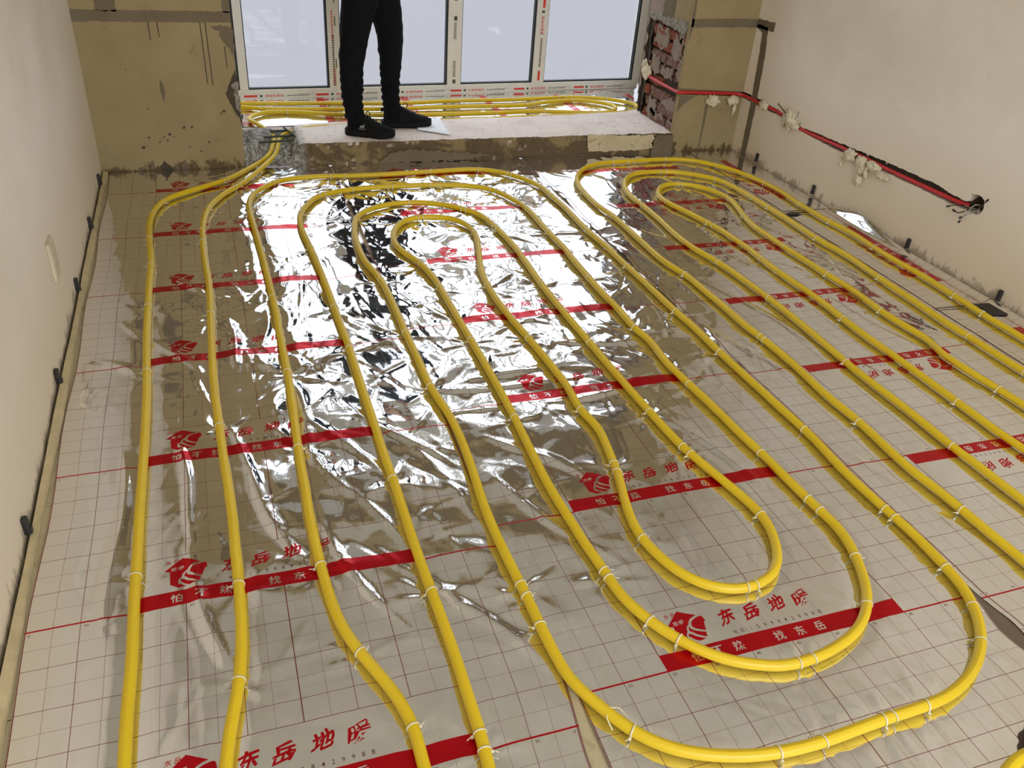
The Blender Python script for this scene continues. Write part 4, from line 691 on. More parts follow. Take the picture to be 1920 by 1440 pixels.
RIGHT_LINE = [[22491,-7500,160],[22481,-7260,160],[22470,-7020,160],[22459,-6781,160],[22448,-6541,160],[22437,-6301,160],[22426,-6061,160],[22415,-5821,160],[22405,-5581,160],[22394,-5342,160],[22383,-5102,160],[22372,-4862,160],[22361,-4622,160],[22350,-4382,160],[22339,-4143,160],[22329,-3903,160],[22318,-3663,160],[22307,-3423,160],[22296,-3183,160],[22285,-2943,160],[22274,-2704,160],[22263,-2464,160],[22252,-2224,160],[22242,-1984,160],[22231,-1744,160],[22220,-1505,160],[22209,-1265,160],[22198,-1025,160],[22187,-785,160],[22176,-545,160],[22166,-306,160],[22155,-66,160],[22144,174,160],[22133,414,160],[22122,654,160],[22111,894,160],[22100,1133,160],[22089,1373,160],[22078,1613,160],[22067,1853,160],[22058,2093,160],[22050,2333,160],[22043,2573,160],[22035,2813,160],[22025,3052,160],[22015,3292,160],[22003,3532,160],[21990,3772,160],[21973,4011,160],[21949,4250,160],[21920,4488,160],[21898,4727,160],[21890,4967,160],[21892,5207,160],[21899,5447,160],[21909,5687,160],[21920,5927,160],[21935,6167,160],[21950,6406,160],[21963,6646,160],[21972,6886,160],[21975,7126,160],[21970,7366,160],[21960,7606,160],[21947,7845,160],[21934,8085,160],[21923,8325,160],[21918,8565,160],[21918,8805,160],[21925,9045,160],[21937,9285,160],[21952,9524,160],[21967,9764,160],[21981,10003,160],[21993,10243,160],[22000,10483,160],[22003,10723,160],[22002,10963,160],[21998,11203,160],[21991,11443,160],[21982,11683,160],[21972,11923,160],[21958,12163,160],[21940,12402,160],[21919,12641,160],[21897,12880,160],[21880,13120,160],[21870,13360,160],[21867,13600,160],[21870,13840,160],[21874,14080,160],[21878,14320,160],[21879,14560,160],[21878,14800,160],[21873,15040,160],[21866,15280,160],[21858,15520,160],[21850,15760,160],[21844,16000,160],[21839,16240,160],[21835,16480,160],[21831,16720,160],[21825,16960,160],[21813,17199,160],[21794,17439,160],[21763,17677,160],[21718,17913,160],[21666,18147,160],[21614,18381,160],[21572,18618,160],[21544,18856,160],[21527,19095,160],[21519,19335,160],[21517,19575,160],[21518,19815,160],[21521,20055,160],[21524,20296,160],[21528,20536,160],[21531,20776,160],[21534,21016,160],[21536,21256,160],[21538,21496,160],[21541,21736,160],[21544,21976,160],[21548,22216,160],[21551,22456,160],[21553,22696,160],[21554,22936,160],[21554,23176,160],[21551,23416,160],[21544,23656,160],[21529,23896,160],[21506,24135,160],[21473,24372,160],[21435,24610,160],[21401,24847,160],[21376,25086,160],[21363,25325,160],[21358,25565,160],[21359,25806,160],[21363,26046,160],[21371,26286,160],[21382,26525,160],[21395,26765,160],[21413,27004,160],[21435,27243,160],[21464,27482,160],[21501,27719,160],[21548,27954,160],[21605,28188,160],[21670,28418,160],[21743,28647,160],[21823,28874,160],[21915,29095,160],[22022,29310,160],[22144,29517,160],[22277,29717,160],[22418,29911,160],[22568,30098,160],[22732,30274,160],[22910,30434,160],[23101,30579,160],[23303,30710,160],[23513,30827,160],[23729,30929,160],[23953,31017,160],[24182,31088,160],[24416,31143,160],[24653,31182,160],[24891,31209,160],[25131,31227,160],[25370,31239,160],[25610,31249,160],[25850,31258,160],[26090,31268,160],[26330,31278,160],[26570,31289,160],[26809,31299,160],[27049,31307,160],[27289,31313,160],[27529,31315,160],[27769,31313,160],[28009,31303,160],[28249,31286,160],[28487,31260,160],[28725,31223,160],[28959,31172,160],[29189,31104,160],[29412,31015,160],[29624,30902,160],[29822,30767,160],[30005,30612,160],[30175,30442,160],[30335,30264,160],[30488,30079,160],[30635,29888,160],[30773,29692,160],[30901,29489,160],[31017,29279,160],[31123,29064,160],[31217,28843,160],[31302,28618,160],[31378,28391,160],[31447,28161,160],[31508,27929,160],[31564,27695,160],[31614,27460,160],[31659,27224,160],[31699,26988,160],[31733,26750,160],[31762,26512,160],[31785,26273,160],[31800,26033,160],[31808,25793,160],[31807,25553,160],[31798,25313,160],[31783,25074,160],[31766,24834,160],[31749,24595,160],[31733,24355,160],[31722,24116,160],[31714,23876,160],[31711,23636,160],[31709,23396,160],[31710,23155,160],[31712,22915,160],[31716,22675,160],[31722,22435,160],[31731,22196,160],[31743,21956,160],[31760,21716,160],[31784,21477,160],[31812,21239,160],[31843,21001,160],[31873,20763,160],[31897,20524,160],[31914,20285,160],[31921,20045,160],[31919,19805,160],[31908,19565,160],[31893,19325,160],[31875,19086,160],[31858,18846,160],[31844,18607,160],[31835,18367,160],[31830,18127,160],[31827,17887,160],[31828,17647,160],[31830,17407,160],[31835,17167,160],[31842,16927,160],[31852,16687,160],[31867,16447,160],[31883,16208,160],[31898,15968,160],[31911,15728,160],[31918,15488,160],[31918,15248,160],[31913,15008,160],[31903,14769,160],[31890,14529,160],[31876,14289,160],[31862,14050,160],[31848,13810,160],[31834,13570,160],[31820,13331,160],[31806,13091,160],[31792,12851,160],[31778,12612,160],[31767,12372,160],[31758,12132,160],[31754,11892,160],[31756,11652,160],[31764,11412,160],[31774,11172,160],[31783,10932,160],[31789,10692,160],[31790,10452,160],[31789,10212,160],[31786,9972,160],[31783,9732,160],[31779,9492,160],[31775,9252,160],[31771,9012,160],[31767,8772,160],[31763,8532,160],[31759,8292,160],[31755,8052,160],[31751,7812,160],[31747,7572,160],[31743,7332,160],[31739,7092,160],[31735,6852,160],[31731,6612,160],[31727,6372,160],[31723,6132,160],[31719,5891,160],[31715,5651,160],[31711,5411,160],[31707,5171,160],[31703,4931,160],[31699,4691,160],[31695,4451,160],[31692,4211,160],[31688,3971,160],[31684,3731,160],[31680,3491,160],[31676,3251,160],[31672,3011,160],[31668,2771,160],[31664,2531,160],[31660,2291,160],[31656,2051,160],[31652,1811,160],[31648,1571,160],[31644,1331,160],[31641,1091,160],[31637,851,160],[31633,611,160],[31629,371,160],[31625,131,160],[31621,-109,160],[31618,-349,160],[31615,-589,160],[31613,-829,160],[31611,-1069,160],[31610,-1310,160],[31608,-1550,160],[31606,-1790,160],[31604,-2030,160],[31601,-2270,160],[31598,-2510,160],[31593,-2750,160],[31587,-2990,160],[31577,-3230,160],[31559,-3469,160],[31520,-3706,160],[31434,-3929,160],[31294,-4123,160],[31116,-4284,160],[30904,-4394,160],[30667,-4399,160],[30452,-4296,160],[30273,-4137,160],[30131,-3943,160],[30039,-3722,160],[29994,-3487,160],[29973,-3248,160],[29962,-3008,160],[29956,-2768,160],[29951,-2528,160],[29948,-2288,160],[29946,-2048,160],[29944,-1808,160],[29942,-1568,160],[29941,-1328,160],[29939,-1088,160],[29936,-848,160],[29933,-608,160],[29929,-367,160],[29925,-127,160],[29921,113,160],[29917,353,160],[29912,593,160],[29908,833,160],[29904,1073,160],[29900,1313,160],[29896,1553,160],[29891,1793,160],[29887,2033,160],[29883,2273,160],[29879,2513,160],[29875,2753,160],[29870,2993,160],[29866,3233,160],[29862,3473,160],[29858,3713,160],[29854,3953,160],[29849,4193,160],[29845,4433,160],[29841,4673,160],[29837,4913,160],[29833,5153,160],[29828,5393,160],[29824,5633,160],[29820,5873,160],[29815,6113,160],[29811,6353,160],[29807,6593,160],[29802,6833,160],[29798,7073,160],[29794,7313,160],[29790,7553,160],[29786,7793,160],[29782,8033,160],[29778,8273,160],[29775,8513,160],[29772,8754,160],[29770,8994,160],[29769,9234,160],[29768,9474,160],[29767,9714,160],[29767,9954,160],[29767,10194,160],[29766,10434,160],[29763,10674,160],[29755,10914,160],[29743,11154,160],[29731,11393,160],[29723,11633,160],[29722,11873,160],[29727,12113,160],[29736,12353,160],[29746,12593,160],[29757,12833,160],[29768,13073,160],[29778,13313,160],[29786,13553,160],[29793,13793,160],[29799,14033,160],[29803,14273,160],[29807,14513,160],[29811,14753,160],[29816,14993,160],[29822,15233,160],[29829,15473,160],[29839,15712,160],[29852,15952,160],[29869,16192,160],[29887,16431,160],[29906,16670,160],[29925,16910,160],[29942,17149,160],[29956,17389,160],[29965,17629,160],[29966,17869,160],[29960,18109,160],[29944,18348,160],[29922,18587,160],[29894,18826,160],[29865,19064,160],[29837,19302,160],[29813,19541,160],[29796,19781,160],[29787,20020,160],[29786,20261,160],[29792,20501,160],[29801,20740,160],[29812,20980,160],[29824,21220,160],[29834,21460,160],[29841,21700,160],[29843,21940,160],[29843,22180,160],[29839,22420,160],[29834,22660,160],[29828,22900,160],[29821,23140,160],[29813,23380,160],[29806,23620,160],[29798,23860,160],[29791,24100,160],[29784,24340,160],[29777,24580,160],[29768,24819,160],[29759,25059,160],[29748,25299,160],[29736,25539,160],[29724,25779,160],[29710,26018,160],[29691,26258,160],[29666,26496,160],[29635,26734,160],[29598,26972,160],[29553,27207,160],[29493,27440,160],[29408,27664,160],[29294,27875,160],[29154,28070,160],[28996,28250,160],[28824,28418,160],[28644,28576,160],[28456,28726,160],[28261,28865,160],[28057,28993,160],[27845,29105,160],[27624,29199,160],[27396,29275,160],[27164,29334,160],[26928,29378,160],[26690,29409,160],[26451,29427,160],[26211,29429,160],[25971,29417,160],[25733,29387,160],[25499,29333,160],[25273,29252,160],[25060,29142,160],[24863,29006,160],[24683,28847,160],[24521,28670,160],[24374,28480,160],[24241,28280,160],[24118,28074,160],[24006,27862,160],[23906,27644,160],[23818,27420,160],[23743,27192,160],[23680,26961,160],[23627,26726,160],[23587,26490,160],[23560,26251,160],[23547,26012,160],[23546,25772,160],[23552,25532,160],[23560,25292,160],[23566,25052,160],[23569,24812,160],[23569,24572,160],[23568,24331,160],[23566,24091,160],[23563,23851,160],[23558,23611,160],[23550,23371,160],[23540,23132,160],[23526,22892,160],[23509,22652,160],[23491,22413,160],[23472,22174,160],[23455,21934,160],[23441,21695,160],[23431,21455,160],[23425,21215,160],[23423,20975,160],[23426,20735,160],[23434,20495,160],[23449,20255,160],[23472,20016,160],[23504,19778,160],[23545,19542,160],[23594,19307,160],[23647,19073,160],[23700,18838,160],[23747,18603,160],[23788,18367,160],[23821,18129,160],[23848,17890,160],[23871,17651,160],[23892,17412,160],[23910,17173,160],[23926,16933,160],[23941,16694,160],[23955,16454,160],[23968,16214,160],[23978,15974,160],[23986,15735,160],[23994,15495,160],[24002,15255,160],[24010,15015,160],[24018,14775,160],[24025,14535,160],[24031,14295,160],[24035,14055,160],[24035,13815,160],[24033,13575,160],[24029,13335,160],[24024,13095,160],[24017,12855,160],[24009,12615,160],[24001,12375,160],[23992,12135,160],[23982,11895,160],[23971,11655,160],[23958,11416,160],[23945,11176,160],[23932,10936,160],[23919,10696,160],[23909,10457,160],[23901,10217,160],[23896,9977,160],[23894,9737,160],[23894,9497,160],[23897,9257,160],[23901,9017,160],[23906,8777,160],[23913,8537,160],[23921,8297,160],[23930,8057,160],[23938,7817,160],[23944,7577,160],[23947,7337,160],[23948,7097,160],[23947,6857,160],[23944,6617,160],[23940,6377,160],[23935,6137,160],[23929,5897,160],[23924,5657,160],[23926,5417,160],[23934,5177,160],[23949,4937,160],[23964,4697,160],[23974,4458,160],[23980,4218,160],[23982,3978,160],[23984,3738,160],[23988,3497,160],[23995,3257,160],[24002,3018,160],[24010,2778,160],[24018,2538,160],[24026,2298,160],[24035,2058,160],[24043,1818,160],[24051,1578,160],[24060,1338,160],[24068,1098,160],[24076,858,160],[24084,618,160],[24093,378,160],[24101,139,160],[24109,-101,160],[24118,-341,160],[24126,-581,160],[24134,-821,160],[24142,-1061,160],[24151,-1301,160],[24159,-1541,160],[24167,-1781,160],[24176,-2021,160],[24184,-2261,160],[24192,-2501,160],[24199,-2741,160],[24204,-2981,160],[24208,-3221,160],[24212,-3461,160],[24216,-3701,160],[24224,-3941,160],[24238,-4180,160],[24266,-4419,160],[24320,-4652,160],[24419,-4870,160],[24565,-5061,160],[24743,-5220,160],[24946,-5348,160],[25173,-5426,160],[25411,-5430,160],[25639,-5357,160],[25845,-5234,160],[26029,-5080,160],[26182,-4896,160],[26282,-4678,160],[26329,-4443,160],[26343,-4204,160],[26343,-3964,160],[26336,-3724,160],[26325,-3484,160],[26313,-3244,160],[26300,-3004,160],[26287,-2765,160],[26274,-2525,160],[26263,-2285,160],[26254,-2045,160],[26245,-1805,160],[26236,-1565,160],[26227,-1325,160],[26219,-1086,160],[26210,-846,160],[26202,-606,160],[26193,-366,160],[26184,-126,160],[26176,114,160],[26167,354,160],[26159,594,160],[26150,834,160],[26141,1074,160],[26133,1314,160],[26124,1553,160],[26116,1793,160],[26107,2033,160],[26099,2273,160],[26090,2513,160],[26082,2753,160],[26074,2993,160],[26066,3233,160],[26058,3473,160],[26050,3713,160],[26042,3953,160],[26034,4193,160],[26023,4432,160],[26010,4672,160],[25990,4911,160],[25964,5150,160],[25939,5389,160],[25926,5628,160],[25922,5868,160],[25922,6108,160],[25922,6349,160],[25921,6589,160],[25919,6829,160],[25918,7069,160],[25917,7309,160],[25916,7549,160],[25916,7789,160],[25917,8029,160],[25917,8269,160],[25917,8509,160],[25917,8749,160],[25916,8989,160],[25915,9229,160],[25913,9469,160],[25911,9709,160],[25907,9949,160],[25902,10189,160],[25895,10429,160],[25886,10669,160],[25877,10909,160],[25869,11149,160],[25863,11389,160],[25859,11629,160],[25859,11869,160],[25861,12109,160],[25864,12349,160],[25870,12589,160],[25879,12829,160],[25889,13069,160],[25903,13309,160],[25919,13548,160],[25935,13788,160],[25948,14027,160],[25956,14267,160],[25958,14507,160],[25956,14747,160],[25949,14987,160],[25939,15227,160],[25928,15467,160],[25916,15707,160],[25904,15947,160],[25890,16186,160],[25876,16426,160],[25862,16666,160],[25852,16905,160],[25847,17145,160],[25846,17385,160],[25848,17625,160],[25853,17865,160],[25859,18105,160],[25867,18345,160],[25877,18585,160],[25890,18825,160],[25902,19065,160],[25910,19305,160],[25911,19545,160],[25904,19785,160],[25891,20024,160],[25875,20264,160],[25859,20503,160],[25846,20743,160],[25834,20983,160],[25821,21223,160],[25805,21462,160],[25781,21701,160],[25744,21938,160],[25693,22173,160],[25637,22406,160],[25585,22640,160],[25537,22876,160],[25489,23111,160],[25439,23346,160],[25384,23579,160],[25323,23812,160],[25259,24043,160],[25193,24274,160],[25128,24505,160],[25068,24737,160],[25018,24972,160],[24985,25210,160],[24968,25449,160],[24969,25689,160],[24995,25928,160],[25054,26160,160],[25146,26382,160],[25260,26593,160],[25387,26796,160],[25530,26990,160],[25696,27163,160],[25886,27309,160],[26097,27422,160],[26327,27491,160],[26566,27511,160],[26804,27485,160],[27034,27419,160],[27253,27319,160],[27457,27193,160],[27644,27043,160],[27810,26870,160],[27954,26678,160],[28076,26472,160],[28181,26256,160],[28270,26033,160],[28343,25804,160],[28397,25570,160],[28427,25332,160],[28431,25093,160],[28410,24853,160],[28370,24617,160],[28317,24383,160],[28258,24150,160],[28194,23919,160],[28125,23689,160],[28053,23460,160],[27983,23230,160],[27915,23000,160],[27853,22768,160],[27795,22535,160],[27742,22301,160],[27697,22065,160],[27664,21827,160],[27644,21588,160],[27638,21348,160],[27641,21108,160],[27647,20868,160],[27651,20628,160],[27650,20388,160],[27647,20148,160],[27645,19908,160],[27644,19668,160],[27646,19428,160],[27653,19188,160],[27665,18948,160],[27680,18709,160],[27697,18469,160],[27713,18230,160],[27727,17990,160],[27739,17750,160],[27747,17510,160],[27753,17270,160],[27759,17030,160],[27766,16790,160],[27778,16551,160],[27794,16311,160],[27813,16072,160],[27835,15833,160],[27856,15594,160],[27874,15354,160],[27886,15114,160],[27890,14874,160],[27887,14634,160],[27877,14394,160],[27862,14155,160],[27846,13915,160],[27831,13676,160],[27819,13436,160],[27815,13196,160],[27820,12956,160],[27833,12716,160],[27853,12477,160],[27877,12238,160],[27903,12000,160],[27932,11761,160],[27961,11523,160],[27984,11284,160],[27991,11044,160],[27972,10805,160],[27925,10570,160],[27865,10337,160],[27813,10103,160],[27784,9865,160],[27776,9625,160],[27782,9385,160],[27794,9145,160],[27810,8906,160],[27828,8666,160],[27848,8427,160],[27870,8188,160],[27893,7949,160],[27916,7710,160],[27937,7471,160],[27957,7232,160],[27975,6992,160],[27992,6753,160],[28008,6513,160],[28024,6274,160],[28040,6034,160],[28056,5795,160],[28072,5555,160],[28088,5316,160],[28103,5076,160],[28119,4837,160],[28135,4597,160],[28150,4357,160],[28166,4118,160],[28182,3878,160],[28198,3639,160],[28213,3399,160],[28229,3160,160],[28245,2920,160],[28261,2681,160],[28276,2441,160],[28292,2201,160],[28308,1962,160],[28324,1722,160],[28339,1483,160],[28355,1243,160],[28371,1004,160],[28387,764,160],[28403,525,160],[28418,285,160],[28434,46,160],[28450,-194,160],[28466,-433,160],[28481,-673,160],[28497,-913,160],[28513,-1152,160],[28529,-1392,160],[28545,-1631,160],[28560,-1871,160],[28576,-2110,160],[28592,-2350,160],[28608,-2589,160],[28623,-2829,160],[28639,-3068,160],[28655,-3308,160],[28671,-3548,160],[28687,-3787,160],[28702,-4027,160],[28718,-4266,160],[28734,-4506,160],[28750,-4745,160],[28765,-4985,160],[28781,-5224,160],[28797,-5464,160],[28813,-5703,160],[28829,-5943,160],[28844,-6183,160],[28860,-6422,160],[28876,-6662,160],[28892,-6901,160],[28907,-7141,160],[28923,-7380,160]]
RIGHT_TIES = [88, 122, 164, 166, 209, 262, 288, 338, 345, 348, 365, 389, 416, 442, 461, 487, 527, 540, 790, 811, 852, 887, 919, 930, 932, 954, 976, 979, 1018, 1033, 1088, 1116, 1156, 1196, 1402, 1449, 1494, 1525, 1528, 1552, 1580, 1582, 1606, 1625, 1655, 1679, 1706, 1753]
